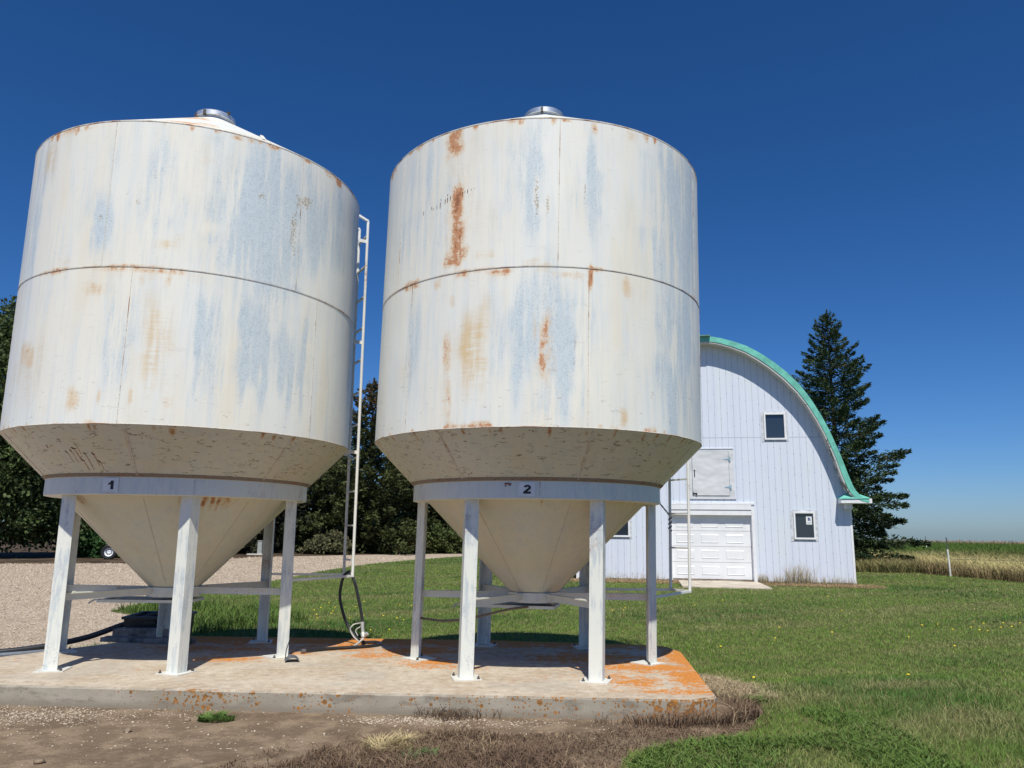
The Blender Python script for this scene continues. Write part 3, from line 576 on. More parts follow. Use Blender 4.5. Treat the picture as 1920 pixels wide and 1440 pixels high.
ST2=[("R",238.8,6.09,3.3,0.21,1.0),("R",239.6,5.73,2.7,0.19,0.3),("R",240.5,5.3,2.3,0.25,1.3),("R",241.2,4.93,2.8,0.18,1.0),("R",240.9,4.67,4.0,0.12,1.15),("B",238.4,5.46,11.0,0.06,0.35),("T",245.1,6.06,2.9,0.22,0.4),("R",221.8,4.47,5.3,0.06,0.9),("R",243.7,4.46,2.3,0.05,0.9),("R",256.8,4.44,4.7,0.02,0.9),("R",234.8,4.41,1.7,0.1,0.5),("T",268.7,4.47,2.8,0.06,1.0),("R",284.2,4.48,3.1,0.02,0.8),("R",280.8,4.38,0.8,0.06,0.5),("R",283.2,4.36,0.8,0.12,1.2),("R",240.2,4.15,1.4,0.1,0.45),("R",269.6,3.68,1.4,0.19,0.95),("R",269.1,3.35,1.2,0.17,0.95),("R",272.6,3.4,0.8,0.12,0.5),("T",266.5,3.76,0.8,0.2,0.8),("B",278.5,3.55,0.3,0.2,0.8),("R",239.2,3.5,1.9,0.29,0.65),("R",240.6,3.03,1.0,0.3,0.6),("T",296.0,4.32,2.2,0.12,1.0),("T",295.6,3.92,1.0,0.21,0.5),("T",294.0,2.83,1.7,0.11,1.1),("T",290.4,2.76,0.6,0.06,0.7),("R",284.1,6.17,1.2,0.08,0.7),("T",296.6,6.17,2.8,0.09,0.9),("B",266.5,5.27,0.7,0.35,1.0),("B",269.7,5.16,0.6,0.17,0.9),("B",281.2,5.34,0.5,0.21,0.8),("B",290.2,6.22,0.5,0.03,1.0),("Y",247.2,3.6,5.7,0.65,0.9),("Y",249.8,5.1,6.1,0.39,0.55),("Y",250.1,4.66,4.4,0.08,0.9),("Y",266.2,4.54,2.8,0.06,0.8),("Y",220.6,3.42,3.4,0.25,0.5),("A",262.5,5.5,5.3,0.7,0.7),("A",264.2,5.3,2.9,0.44,0.6),("A",227.9,5.46,9.2,0.77,0.45),("A",281.1,5.39,4.4,0.45,0.55),("A",319.9,5.37,13.8,1.04,0.7),("A",268.7,3.74,9.4,0.63,0.8),("A",281.8,3.6,2.1,0.65,0.7),("A",319.0,3.55,11.2,0.8,0.8),("A",271.8,2.96,5.0,0.21,0.5),("A",225.1,3.78,3.5,0.52,0.5),("A",256.5,3.65,3.6,0.6,0.35),("A",216.6,5.1,9.3,0.35,0.4)]


grain_bin(1,-4.3716,10.4002,-.0054,-2.1573,ST1,[263.3+i*60 for i in range(6)],[273+i*60 for i in range(6)],[275.1+i*51 for i in range(7)],
  'left white grain bin numbered 1, bluish worn patches, rusty cone roof showing',2.33,'1',11)
grain_bin(2,.3054,10.2237,.0147,-2.1403,ST2,[273.2+i*60 for i in range(6)],[282.7+i*60 for i in range(6)],[237+i*47.8 for i in range(7)],
  'right white grain bin numbered 2, orange rust streak down its upper wall',2.48,'2',23)

# ---------------------------------------------------------------- barn
K=1.13774
barn=empty('barn',(8.69,33.96,-.45),R_(-9.738),'white arched roof barn with teal roof edge and white garage door, behind the bins','barn')
def bz(z): return (z-1.615)*K+2.065
def BP(s,z,n=0): return (s*K,-n,bz(z))      # n = metres out from the front wall
M_sid=siding('barn_siding'); M_teal=simple('teal_metal',(.16,.53,.43),.5,0,.5,.12,3); M_trim=simple('white_trim',(.78,.79,.82),.45,0,.4,.03,5)
M_door=simple('door_white',(.78,.79,.82),.4,0,.45,.03,1.5); M_glass=NT('window_glass',.04,.9).col((.022,.032,.045)).m
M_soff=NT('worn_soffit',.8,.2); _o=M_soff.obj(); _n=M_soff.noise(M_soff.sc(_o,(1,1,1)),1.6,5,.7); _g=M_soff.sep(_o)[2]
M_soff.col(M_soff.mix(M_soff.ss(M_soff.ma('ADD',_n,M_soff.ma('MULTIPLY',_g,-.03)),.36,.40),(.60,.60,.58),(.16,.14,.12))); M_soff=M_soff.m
M_lw=simple('barn_plank',(.30,.24,.18),.9,0,.2,.3,3)
outer=[(0,9.2),(.3,9.17),(.58,9.11),(1.07,8.96),(1.57,8.76),(2.06,8.46),(2.53,8.10),(3.0,7.68),(3.46,7.16),(3.82,6.60),(4.16,5.96),(4.38,5.46),(4.57,4.95),(4.74,4.47),(4.88,4.0),(4.97,3.70),(5.07,3.41),(5.17,3.20),(5.30,3.03),(5.46,2.91),(5.63,2.83)]
inner=[(0,8.96),(.30,8.93),(.56,8.87),(1.0,8.72),(1.50,8.50),(1.96,8.20),(2.40,7.86),(2.86,7.44),(3.32,6.92),(3.66,6.42),(3.97,5.86),(4.2,5.36),(4.38,4.87),(4.55,4.38),(4.68,3.90),(4.78,3.60),(4.87,3.32),(5.0,3.08),(5.15,2.93),(5.35,2.82),(5.60,2.76)]
full=lambda L:[(-a,b) for a,b in L[::-1][:-1]]+L
ou,inn=full(outer),full(inner)
OV=.56; DEP=15.0
def strip(a,b,n0,n1):
    m=MB(); N=len(a)
    V=[BP(*p,n0) for p in a]+[BP(*p,n0) for p in b]+[BP(*p,n1) for p in a]+[BP(*p,n1) for p in b]; F=[]
    for i in range(N-1):
        F+=[(i,i+1,N+i+1,N+i),(2*N+i,3*N+i,3*N+i+1,2*N+i+1),(i,2*N+i,2*N+i+1,i+1),(N+i,N+i+1,3*N+i+1,3*N+i)]
    F+=[(0,N,3*N,2*N),(N-1,3*N-1,4*N-1,2*N-1)]
    return m.add(V,F)
mid=[(a[0]*.72+b[0]*.28,a[1]*.72+b[1]*.28) for a,b in zip(ou,inn)]
roof=strip(ou,mid,OV-.004,-DEP).build('roof',M_teal,barn)
low=[(a[0]*.25+b[0]*.75,a[1]*.25+b[1]*.75) for a,b in zip(ou,inn)]
e_o=[(a[0]*1.006,a[1]+.025) for a in ou]
strip(e_o,low,OV+.02,OV-.004).build('rake_trim',M_teal,roof)
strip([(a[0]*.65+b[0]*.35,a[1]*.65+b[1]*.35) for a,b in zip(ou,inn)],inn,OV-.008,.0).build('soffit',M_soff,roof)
MB().box(BP(-.02,9.22,.1),(.5,1.3,.06)).build('ridge_cap',simple('cap_dark',(.10,.22,.20),.6),roof)
# wall with openings: built of vertical strips cut around the openings
wl=[(5.1,-.2),(5.085,1.4),(5.07,2.80),(5.02,3.0)]+[(a,b) for a,b in inner[::-1] if b>3.0]
wl=wl+[(-a,b) for a,b in wl[::-1][1:]]
ops=[(-1.46,-.2,1.52,2.30),(2.19,5.22,2.89,6.16),(3.09,1.48,3.76,2.40),(-3.76,1.48,-3.09,2.40),(-2.89,5.22,-2.19,6.16)]
import bmesh
bm=bmesh.new(); vs=[bm.verts.new((a,0,b)) for a,b in wl]; bm.faces.new(vs)
for x in sorted({v for o_ in ops for v in (o_[0],o_[2])}): bmesh.ops.bisect_plane(bm,geom=bm.verts[:]+bm.edges[:]+bm.faces[:],plane_co=(x,0,0),plane_no=(1,0,0))
for z in sorted({v for o_ in ops for v in (o_[1],o_[3]) if v>-.1}): bmesh.ops.bisect_plane(bm,geom=bm.verts[:]+bm.edges[:]+bm.faces[:],plane_co=(0,0,z),plane_no=(0,0,1))
kill=[]
for f in bm.faces:
    c_=f.calc_center_median()
    if any(o_[0]<c_.x<o_[2] and o_[1]<c_.z<o_[3] for o_ in ops): kill.append(f)
bmesh.ops.delete(bm,geom=kill,context='FACES')
ext=bmesh.ops.extrude_face_region(bm,geom=bm.faces[:]); 
for v in [e for e in ext['geom'] if isinstance(e,bmesh.types.BMVert)]: v.co.y=1
for v in bm.verts: v.co=Vector(BP(v.co.x,v.co.z,-.12*v.co.y))
bmesh.ops.recalc_face_normals(bm,faces=bm.faces[:]); me=bpy.data.meshes.new('front_wall'); bm.to_mesh(me); bm.free()
fw_=link('front_wall',me,M_sid,barn)
for sx in (-1,1): MB().box((sx*5.06*K,DEP/2+.06,bz(1.35)),(.10,DEP-.2,2.95*K)).build('side_wall',M_sid,barn)
bw_=[(a*.995,b-.02) for a,b in wl]; MB().prism(bw_,DEP-.12,DEP,lambda u,v,w:(u*K,w,bz(v))).build('back_wall',M_sid,barn)
MB().box((0,.03,.035),(10.16*K,.1,.12)).build('base_plank',M_lw,barn)
MB().box((5.1*K-.02,-.012,bz(1.25)),(.09,.022,2.9*K)).build('corner_trim',M_trim,barn)
MB().box((-5.1*K+.02,-.012,bz(1.25)),(.09,.022,2.9*K)).build('corner_trim',M_trim,barn)
# garage door
dr=MB(); dz=[-.09,.53,1.12,1.70,2.30]; YD=.16
door=None
for i in range(4):
    z0,z1=bz(dz[i])+.006,bz(dz[i+1])-.006; dr.box((.03*K,YD+.03,(z0+z1)/2),(2.98*K,.05,z1-z0),bev=.006)
door=dr.build('garage_door',M_door,barn)
pm=MB()
for i in range(4):
    for s_ in (-.95,-.03,.89):
        zc=bz((dz[i]+dz[i+1])/2); w,h=.66*K,.33*K; y0=YD+.005
        # frame bevel of a raised panel
        o4=[(-w/2,-h/2),(w/2,-h/2),(w/2,h/2),(-w/2,h/2)]; i4=[(a*.90,b*.82) for a,b in o4]; j4=[(a*.84,b*.72) for a,b in o4]
        V=[(s_*K+a,y0-.001,zc+b) for a,b in o4]+[(s_*K+a,y0+.016,zc+b) for a,b in i4]+[(s_*K+a,y0-.016,zc+b) for a,b in j4]
        V=[(s_*K+a,y0-.001,zc+b) for a,b in o4]+[(s_*K+a,y0-.018,zc+b) for a,b in i4]+[(s_*K+a,y0-.010,zc+b) for a,b in j4]
        F=[(k,(k+1)%4,4+(k+1)%4,4+k) for k in range(4)]+[(4+k,4+(k+1)%4,8+(k+1)%4,8+k) for k in range(4)]+[(8,9,10,11)]
        pm.add(V,F)
pm.build('door_panels',M_door,door)
MB().box((.03*K,YD,bz(-.13)),(2.98*K,.07,.08)).build('door_sill',M_lw,door)
MB().box((.35,-.12,.07),(1.9,.14,.045)).build('step_plank',simple('grey_plank',(.36,.33,.29),.9,0,.2,.25,4),door)
t=MB(); t.box(BP(.08,2.74,.035),(3.14*K,.07,.07*K)); t.box(BP(.03,2.60,.05),(2.98*K,.10,.19*K)); t.box(BP(.03,2.40,.035),(2.98*K,.07,.195*K))
t.box(BP(1.58,1.245,.03),(.11*K,.06,2.78*K)); t.box(BP(-1.475,1.245,.03),(.05*K,.06,2.78*K)); t.build('door_trim',M_trim,barn)
t=MB(); t.box((1.515*K,.08,bz(1.1)),(.02,.16,2.4*K)); t.box((-1.455*K,.08,bz(1.1)),(.02,.16,2.4*K)); t.box((.03*K,.08,bz(2.295)),(2.96*K,.16,.02)); t.build('door_jamb',M_trim,barn)
# windows
def window(s0,z0,s1,z1,left_patch=0):
    cx,cz=(s0+s1)/2,(z0+z1)/2; w,h=(s1-s0)*K,(bz(z1)-bz(z0)); f=MB(); q=.075
    for sx in (-1,1): f.box((cx*K+sx*(w/2-q/2),-.02,bz(cz)),(q,.09,h),bev=.006)
    for sz in (-1,1): f.box((cx*K,-.02,bz(cz)+sz*(h/2-q/2)),(w-2*q,.088,q),bev=.006)
    fr=f.build('window',M_trim,barn)
    MB().box((cx*K,.03,bz(cz)),(w-2*q+.01,.012,h-2*q+.01)).build('pane',M_glass,fr)
    gg=MB(); gg.box((cx*K-w/2-.06,-.008,bz(cz)-.02),(.11+left_patch,.012,h+.12)); gg.box((cx*K+w/2+.045,-.008,bz(cz)-.01),(.085,.012,h+.1)); gg.box((cx*K,-.007,bz(cz)+h/2+.04),(w+.02,.010,.07)); gg.box((cx*K,-.007,bz(cz)-h/2-.045),(w+.02,.010,.07))
    gg.build('flashing',simple('flashing_grey',(.60,.62,.66),.6,0,.3,.15,5),fr)
    return fr
window(2.14,5.17,2.95,6.21); w2=window(3.04,1.43,3.81,2.455,.04); window(-3.81,1.43,-3.04,2.455); window(-2.95,5.17,-2.14,6.21)
st_=MB().box((3.60*K,.021,bz(2.14)),(.235,.004,.36)).build('sticker',M_white,w2)
bl=simple('sticker_blue',(.05,.07,.22),.5); gg=MB()
gg.prism([(-.055,-.05),(.055,-.05),(.055,.0),(.045,.04),(.02,.075),(-.015,.09),(-.055,.09)],.0165,.0185,lambda u,v,w:(3.60*K+u+.01,w,bz(2.16)+v)).build('sticker_emblem',bl,st_)
MB().prism([(-.028,-.015),(0,-.045),(.028,-.015),(0,.015)],.0145,.016,lambda u,v,w:(3.60*K+u+.015,w,bz(2.16)+v)).build('sticker_mark',simple('sticker_light',(.55,.62,.75),.5),st_)
gg=MB(); gg.box((3.60*K,.0175,bz(2.14)-.10),(.17,.002,.022)); gg.box((3.60*K,.0175,bz(2.14)-.135),(.19,.002,.012)); gg.build('sticker_text',simple('sticker_grey',(.42,.47,.55),.5),st_)
# loft door
M_loft=NT('loft_sheet',.45,.4); M_loft.col(M_loft.mix(M_loft.noise(M_loft.obj(),1.2,3),(.60,.61,.64),(.68,.69,.72))); M_loft.bump(M_loft.noise(M_loft.sc(M_loft.obj(),(1,1,1.6)),.9,2,.4),.9,.12); M_loft=M_loft.m
lf=MB(); lf.box(BP(.10,3.87,.006),(1.72*K,.012,1.92*K)); lfo=lf.build('loft_surround',M_loft,barn)
lfo.name='loft_door_surround'
ld=MB().box(BP(.075,3.89,.026),(1.37*K,.028,1.70*K),bev=.004).build('loft_door',M_loft,barn)
gg=MB(); gg.box(BP(.075,3.89,.0135),(1.40*K,.003,1.73*K)).build('door_gap',simple('gap_grey',(.20,.21,.25),.8),ld)
MB().box(BP(.10,2.905,.02),(1.78*K,.035,.02)).build('sill_strip',simple('strip_grey',(.35,.37,.42),.7),lfo); MB().box(BP(.10,4.845,.02),(1.70*K,.035,.02)).build('sill_strip',M_trim,lfo)
M_hin=simple('hinge_blue',(.30,.45,.55),.5,.2)
for z in (4.43,3.36):
    gg=MB(); gg.prism([(.10,-.045),(.10,.045),(.06,.045),(-.16,.008),(-.16,-.008),(.06,-.045)],.042,.050,lambda u,v,w:(.72*K+u,-w,bz(z)+v)); gg.box((.74*K+.085,-.045,bz(z)),(.05,.014,.20)); gg.build('hinge',M_hin,ld)
gg=MB(); gg.box(BP(-.53,3.86,.045),(.035,.012,.27)); gg.box(BP(-.53,3.90,.065),(.03,.03,.14)); gg.box(BP(-.53,4.0,.045),(.07,.012,.035)); gg.build('handle',M_black,ld)
gg=MB(); gg.box(BP(-.60,3.12,.045),(.05,.02,.11)); gg.box(BP(-.51,3.115,.05),(.14,.025,.05)); gg.box(BP(-.48,3.08,.055),(.05,.02,.06)); gg.build('latch',M_black,ld)
# eave returns with little hipped roofs
for sx in (-1,1):
    e=MB(); z0,z1=bz(2.76),bz(2.93); x0,x1=4.66*K,5.74*K
    e.box((sx*(x0+x1)/2,-.27,(z0+z1)/2),(x1-x0,.60,z1-z0),bev=.008); e.box((sx*4.98*K,-.16,bz(2.66)),(.28,.32,.24)); er=e.build('eave_return',M_trim,barn)
    z1+=.003; a=(4.63*K,-.60,z1); b=(5.66*K,-.60,z1+.03); c_=(5.10*K,.0,bz(3.24)); d=(4.63*K,.0,z1); e2=(5.66*K,.0,z1+.05)
    V=[(sx*p[0],p[1],p[2]) for p in (a,b,c_,d,e2)]+[(sx*p[0],p[1],p[2]-.03) for p in (a,b)]
    MB().add(V,[(0,1,2),(0,2,3),(1,4,2),(0,5,6,1),(0,3,5)]).build('eave_hip',M_teal,er)
# apron slab in front of the door
ap=MB().box((.22,-2.0,.02),(3.3,3.75,.10),bev=.01).build('concrete_apron',simple('apron_concrete',(.52,.46,.38),.9,0,.2,.12,1.5,.2),None,loc=(8.69,33.96,-.45),rz=R_(-9.738))
tag(ap,'pale concrete slab on the grass before the white garage door','concrete slab')
# ---------------------------------------------------------------- trees
M_needle=vcol('spruce_needles',.75,0,.10); M_leaf=vcol('tree_leaves',.6,0,.2); M_bark=simple('bark',(.12,.09,.07),.95,0,.1,.3,4,.5); M_shrub=vcol('shrub_leaves',.7,0,.15)
def clumps(P,D,size,seed,jit=1.0,asp=.45,per=1):
    """one pointed leaf blade (a diamond of two triangles) per point, along direction D"""
    r=np.random.default_rng(seed); n=len(P); D=D+r.normal(0,.55*jit,(n,3)); D/=np.linalg.norm(D,axis=1)[:,None]; A=np.cross(D,r.normal(0,1,(n,3))); A/=np.linalg.norm(A,axis=1)[:,None]+1e-9
    s=size[:,None]; b=P-D*s*.35; t=P+D*s*.65; V=np.stack([b,P+A*s*asp*.5,t,P-A*s*asp*.5],1).reshape(-1,3); F=np.arange(n*4,dtype=np.int32).reshape(n,4); return V,F
def spruce(name,x,y,h,rb,seed,label,cat='spruce tree',group=None,nb=240,per=130,c0=(.030,.048,.018),c1=(.075,.095,.03),size=.20,base=.3,fat=1.0,lean=0,topc=None,prof=None,VR=.28,asp=.42):
    r=np.random.default_rng(seed); root=empty(name,(x,y,float(g(y))),0,label,cat,group); PP=[];DD=[];SS=[];QQ=[]
    tk=MB(); tp=crv([(0,0,-.2),(.02,.01,h*.3),(lean*.5,0,h*.65),(lean,.0,h*.985)],5); tk.tube(tp,np.linspace(h*.017,.02,len(tp)),8)
    for i in range(nb):
        f=(i+r.random())/nb; f=f**.88; zz=base+(h-base)*f*.985; az=i*2.399+r.normal(0,.3)
        pr=(1-f)**.82 if prof is None else np.interp(f,*prof); L=rb*pr*(1+.17*r.normal())*fat+.20; L=max(L,.18)
        k_=r.random()
        if k_<.16: L*=.6
        elif k_>.93 and f>.35: L*=1.2
        up_=(-.22+.85*f) if f<.75 else .45+.9*(f-.75)*2; droop=.28*(1-f)
        m=max(6,int(per*(L/rb)**1.15)); t=np.sqrt(r.random(m))*.95+.05; wv=(1-t)*.34*L+.06
        k=r.normal(0,1,m); lat=k*wv*.6; ver=r.normal(0,VR,m)*(.28+wv)
        d=np.array([math.cos(az),math.sin(az),0]); sd_=np.array([-math.sin(az),math.cos(az),0]); q=t*L
        zc=zz+up_*q*.55-droop*q*q/L*1.1+.45*np.clip(t-.55,0,1)**1.2*L
        off=np.array([lean*f,0,0]); pts=off+d*q[:,None]+sd_*lat[:,None]; pts[:,2]+=zc+ver-.10*np.abs(lat)
        PP.append(pts); dirs=d*.8+sd_*(np.sign(k)*.6)[:,None]+np.array([0,0,.22]); DD.append(dirs); SS.append(size*(.6+.8*r.random(m))*(1-.35*f)); QQ.append(np.full(m,r.random()))
        if i%3==0 and L>.6:
            bp=[off+d*s*L+np.array([0,0,zz+up_*s*L*.55-droop*s*s*L*1.1]) for s in (0,.35,.7,.9)]; tk.tube(bp,[h*.0035,h*.0028,h*.0018,.008],5,cap=False)
    # leader
    m=90; t=r.random(m); pts=np.stack([lean+r.normal(0,.10,m)*(1-t),r.normal(0,.10,m)*(1-t),h-1.1+1.25*t],1); PP.append(pts); DD.append(np.tile([0,0,1.],(m,1))+r.normal(0,.5,(m,3))); SS.append(np.full(m,size*.75)); QQ.append(np.full(m,.5))
    P=np.vstack(PP);D=np.vstack(DD);S=np.concatenate(SS);Q=np.concatenate(QQ); V,F=clumps(P,D,S,seed+1,.7,asp); n=len(P); q=r.random(n); mixv=np.clip(Q*.45+q*.55,0,1)[:,None]
    c=np.array(c0)*(1-mixv)+np.array(c1)*mixv; 
    if topc is not None:
        k=np.clip((P[:,2]/h-.70)/.15,0,1)*(r.random(n)<.55); c=c*(1-k[:,None])+np.array(topc)*k[:,None]*(.6+.6*q[:,None])
    link('crown',mesh_np('crown',V,F,False,np.repeat(c,4,0)),M_needle,root); tk.build('trunk',M_bark,root,True); return root
def leafy(name,x,y,blobs,seed,label,cat='tree',group=None,n=26000,size=.16,c0=(.035,.060,.018),c1=(.10,.14,.04),trunk=None,mat=None,hollow=.45,ctr=(0,0)):
    r=np.random.default_rng(seed); root=empty(name,(x,y,float(g(y))),0,label,cat,group); PP=[];QQ=[];W=np.array([b[3]*b[4]*b[5] for b in blobs])**.7; W/=W.sum()
    for (cx,cy,cz,rx,ry,rz),w in zip(blobs,W):
        m=int(n*w); ns=max(8,int(m/110)); sub=r.normal(0,1,(ns,3)); sub/=np.linalg.norm(sub,axis=1)[:,None]; sub*=(hollow+(1-hollow)*r.random(ns)[:,None]**.6); id_=r.integers(0,ns,m); p_=sub[id_]+r.normal(0,.15,(m,3)); PP.append(p_*[rx,ry,rz]+[cx,cy,cz]); QQ.append(r.random(ns)[id_])
    P=np.vstack(PP); Q=np.concatenate(QQ); ok=P[:,2]>.02; P,Q=P[ok],Q[ok]; D=r.normal(0,1,P.shape); D[:,2]-=.2; D/=np.linalg.norm(D,axis=1)[:,None]; q=r.random(len(P)); V,F=clumps(P,D,size*(.6+.8*q),seed+2,.5,.62)
    mx=np.clip(.5*Q+.5*q,0,1)[:,None]; c=np.array(c0)*(1-mx)+np.array(c1)*mx; link('crown',mesh_np('crown',V,F,False,np.repeat(c,4,0)),mat or M_leaf,root)
    if trunk:
        t=MB(); h,rt=trunk; t.tube(crv([(0,0,-.2),(.1,0,h*.4),(-.05,.1,h)],5),np.linspace(rt,rt*.5,11),9)
        for b in blobs:
            a=np.array([0,0,h*.55*min(1,b[2]/h+.1)]); e=np.array(b[:3]); t.tube(crv([a,a*.5+e*.5+np.array([0,0,.3]),e+(e-a)*.25],4),np.linspace(rt*.4,.02,9),6)
        t.build('trunk',M_bark,root,True)
    return root
# the spruce beside the barn
PR=([0,.04,.12,.2,.3,.4,.5,.6,.7,.8,.9,1],[.78,.90,.92,.92,.90,.78,.62,.54,.50,.36,.20,.03])
spruce('spruce_tree',22.2,52.5,17.6,4.15,5,'tall dark green spruce standing free behind the right end of the barn',nb=275,per=470,size=.29,VR=.19,asp=.31,base=.25,c0=(.022,.040,.018),c1=(.075,.11,.042),prof=PR,group=None)
G='dark trees beyond the gravel driveway'
sp=[(-33.5,66,10.5,4.0,'dark spruce behind the gravel, left of the white wheel'),
(-25.5,69,9.0,3.8,'dark spruce beyond the gravel, hidden by the cone of bin 1'),
(-21.2,66,7.8,4.6,'greyish dark conifer seen just left of the right leg of bin 1'),
(-17.2,70,9.8,5.4,'dark spruce seen between the right leg of bin 1 and its ladder'),
(-12.4,68,15.2,5.6,'tallest spruce with a brownish top, in the gap between the two bins'),
(-8.4,73,12.5,5.4,'dark spruce behind the left leg of bin 2'),
(-4.9,79,11.5,5.2,'dark spruce behind the cone of bin 2, last on the right of its row')]
for i,(x_,y_,h_,rb_,lb) in enumerate(sp):
    spruce('spruce_tree',x_,y_,h_,rb_,200+i*7,lb,group=G,nb=250,per=230,size=.46,base=.1,c0=(.022,.030,.012),c1=(.105,.125,.042) if i!=2 else (.08,.08,.05),topc=(.13,.075,.035) if i==4 else None,prof=([0,.1,.35,.6,.8,1],[1,1.05,.85,.58,.33,.03]) if i!=4 else None)
leafy('leafy_tree',-34.0,49.5,[(0,0,10.4,4.6,4.2,4.4),(1.8,-1,6.4,3.6,3.4,3.2),(-2.5,0,6.5,4,3.5,3.5),(2.0,0,3.4,3.4,3,2.8),(-2.2,-.5,3.0,3.6,3,2.6),(1.1,.2,14.0,2.5,2.4,2.4),(4.6,1.6,3.0,2.6,2.4,2.4)],301,'tall leafy tree at the left edge of the photo, reaching above bin 1\'s waist',n=110000,size=.25,c0=(.018,.030,.012),c1=(.10,.145,.045),trunk=(9.5,.3))
leafy('juniper_bush',-26.6,52.0,[(0,0,1.3,2.2,1.6,1.5),(1.6,.3,1.1,1.6,1.3,1.2),(-1.5,.3,1.0,1.5,1.2,1.1)],302,'low bright green bush in the dark trees, left of the white wheel','bush',n=14000,size=.20,c0=(.03,.07,.02),c1=(.06,.13,.035),mat=M_shrub)
leafy('leafy_tree',-27.8,60.0,[(0,0,5.2,3.8,3,3.4),(3.2,0,3.6,3.2,3,3),(-3.2,.5,3.4,3,3,3)],303,'dark leafy tree behind the low bright green bush',n=26000,size=.36,c0=(.016,.026,.011),c1=(.08,.11,.035),trunk=(5.5,.25))
sh=[(-9.9,68.2,(.05,.06,.02),(.17,.16,.06),'yellowish green shrub between the ladder of bin 1 and the left leg of bin 2',1.3),(-7.6,70.0,(.04,.06,.02),(.11,.14,.04),'green shrub right beside the left leg of bin 2, at the driveway',1.6),(-5.4,72.2,(.05,.07,.02),(.15,.17,.05),'light green shrub beyond the lawn, between the two left legs of bin 2',1.7),(-14.6,63.6,(.05,.06,.03),(.15,.14,.07),'low greyish shrub at the driveway just left of the ladder of bin 1',1.0)]
for i,(x_,y_,a_,b_,lb,s_) in enumerate(sh):
    leafy('shrub',x_,y_,[(0,0,.8*s_,1.5*s_,1*s_,.9*s_),(1.1*s_,.1,.6*s_,1.0*s_,.8,.7*s_),(-1.2*s_,.1,.5*s_,1.1*s_,.8,.6*s_)],310+i,lb,'shrub','shrubs along the driveway',n=9000,size=.22,c0=a_,c1=b_,mat=M_shrub)
# ---------------------------------------------------------------- grass, weeds, stones
def blades(P,h,w,lean,col,seed,curl=.5,dirbias=None):
    """P (n,3) roots; h,w (n,) ; returns V (5n,3), faces list, cols"""
    r=np.random.default_rng(seed); n=len(P); a=r.uniform(0,2*np.pi,n); 
    side=np.stack([np.cos(a),np.sin(a),0*a],1); b=r.uniform(0,2*np.pi,n)
    ld=np.stack([np.cos(b),np.sin(b),0*b],1)*(lean*r.uniform(.2,1.3,n))[:,None]
    if dirbias is not None: ld+=np.array(dirbias)[None,:]*lean
    h=h[:,None]; w=w[:,None]; up=np.array([[0,0,1.]])
    m=P+(ld*.35+up*.55)*h; t=P+(ld*(1+curl)+up*(1-.25*np.minimum(1,np.linalg.norm(ld,axis=1))[:,None]))*h
    V=np.stack([P-side*w/2,P+side*w/2,m-side*w*.4,m+side*w*.4,t],1).reshape(-1,3)
    i=np.arange(n)[:,None]*5
    Q=i+np.array([[0,1,3,2]]); T=i+np.array([[2,3,4]])
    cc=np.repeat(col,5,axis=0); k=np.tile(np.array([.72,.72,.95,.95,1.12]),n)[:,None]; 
    return V,Q,T,cc*k
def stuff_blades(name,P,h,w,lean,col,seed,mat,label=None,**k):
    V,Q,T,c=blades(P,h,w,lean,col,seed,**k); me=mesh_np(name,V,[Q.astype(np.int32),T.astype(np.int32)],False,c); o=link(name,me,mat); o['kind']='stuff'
    if label: o['label']=label
    return o
def inpoly(x,y,poly):
    ins=np.zeros(len(x),bool); n=len(poly)
    for i in range(n):
        x1,y1=poly[i]; x2,y2=poly[(i+1)%n]
        c_=((y1>y)!=(y2>y)); xi=(x2-x1)*(y-y1)/((y2-y1) if y2!=y1 else 1e-9)+x1; ins^=c_&(x<xi)
    return ins
_ng=np.random.default_rng(99).random((64,64,))
def vn(x,y,s,o=0):
    x=np.asarray(x)*s+o*7.13+1000; y=np.asarray(y)*s+o*3.7+1000; xi=np.floor(x).astype(int); yi=np.floor(y).astype(int); fx=x-xi; fy=y-yi; fx=fx*fx*(3-2*fx); fy=fy*fy*(3-2*fy)
    G=lambda a,b:_ng[a%64,b%64]
    return (G(xi,yi)*(1-fx)+G(xi+1,yi)*fx)*(1-fy)+(G(xi,yi+1)*(1-fx)+G(xi+1,yi+1)*fx)*fy
M_grass=vcol('grass_blades',.6,0,.25); M_dry=vcol('dry_blades',.85,0,.12)
def wedge(n,r0,r1,a0,a1,seed,pw=1.0):
    """points with density falling as 1/r^2"""
    r=np.random.default_rng(seed); rr=r0*(r1/r0)**r.random(n); a=r.uniform(a0,a1,n); return rr*np.sin(a),rr*np.cos(a),rr
# lawn
x,y,rr=wedge(640000,5.2,75,R_(-50),R_(50),11)
ok=inpoly(x,y,LAWN); dx,dy=x-BO[0],y-BO[1]; bs=dx*Bx[0]+dy*Bx[1]; bn=dx*Bn[0]+dy*Bn[1]
ok&=~((bn<.05)&(bn>-15)&(abs(bs)<5.9)); ok&=~((bn<3.9)&(bn>0)&(bs>-1.45)&(bs<1.9)); ok&=~((bn<1.5+1.0*vn(x,y,1.3))&(bn>0)&(abs(bs)<6.3))
x,y,rr,bs,bn=x[ok],y[ok],rr[ok],bs[ok],bn[ok]
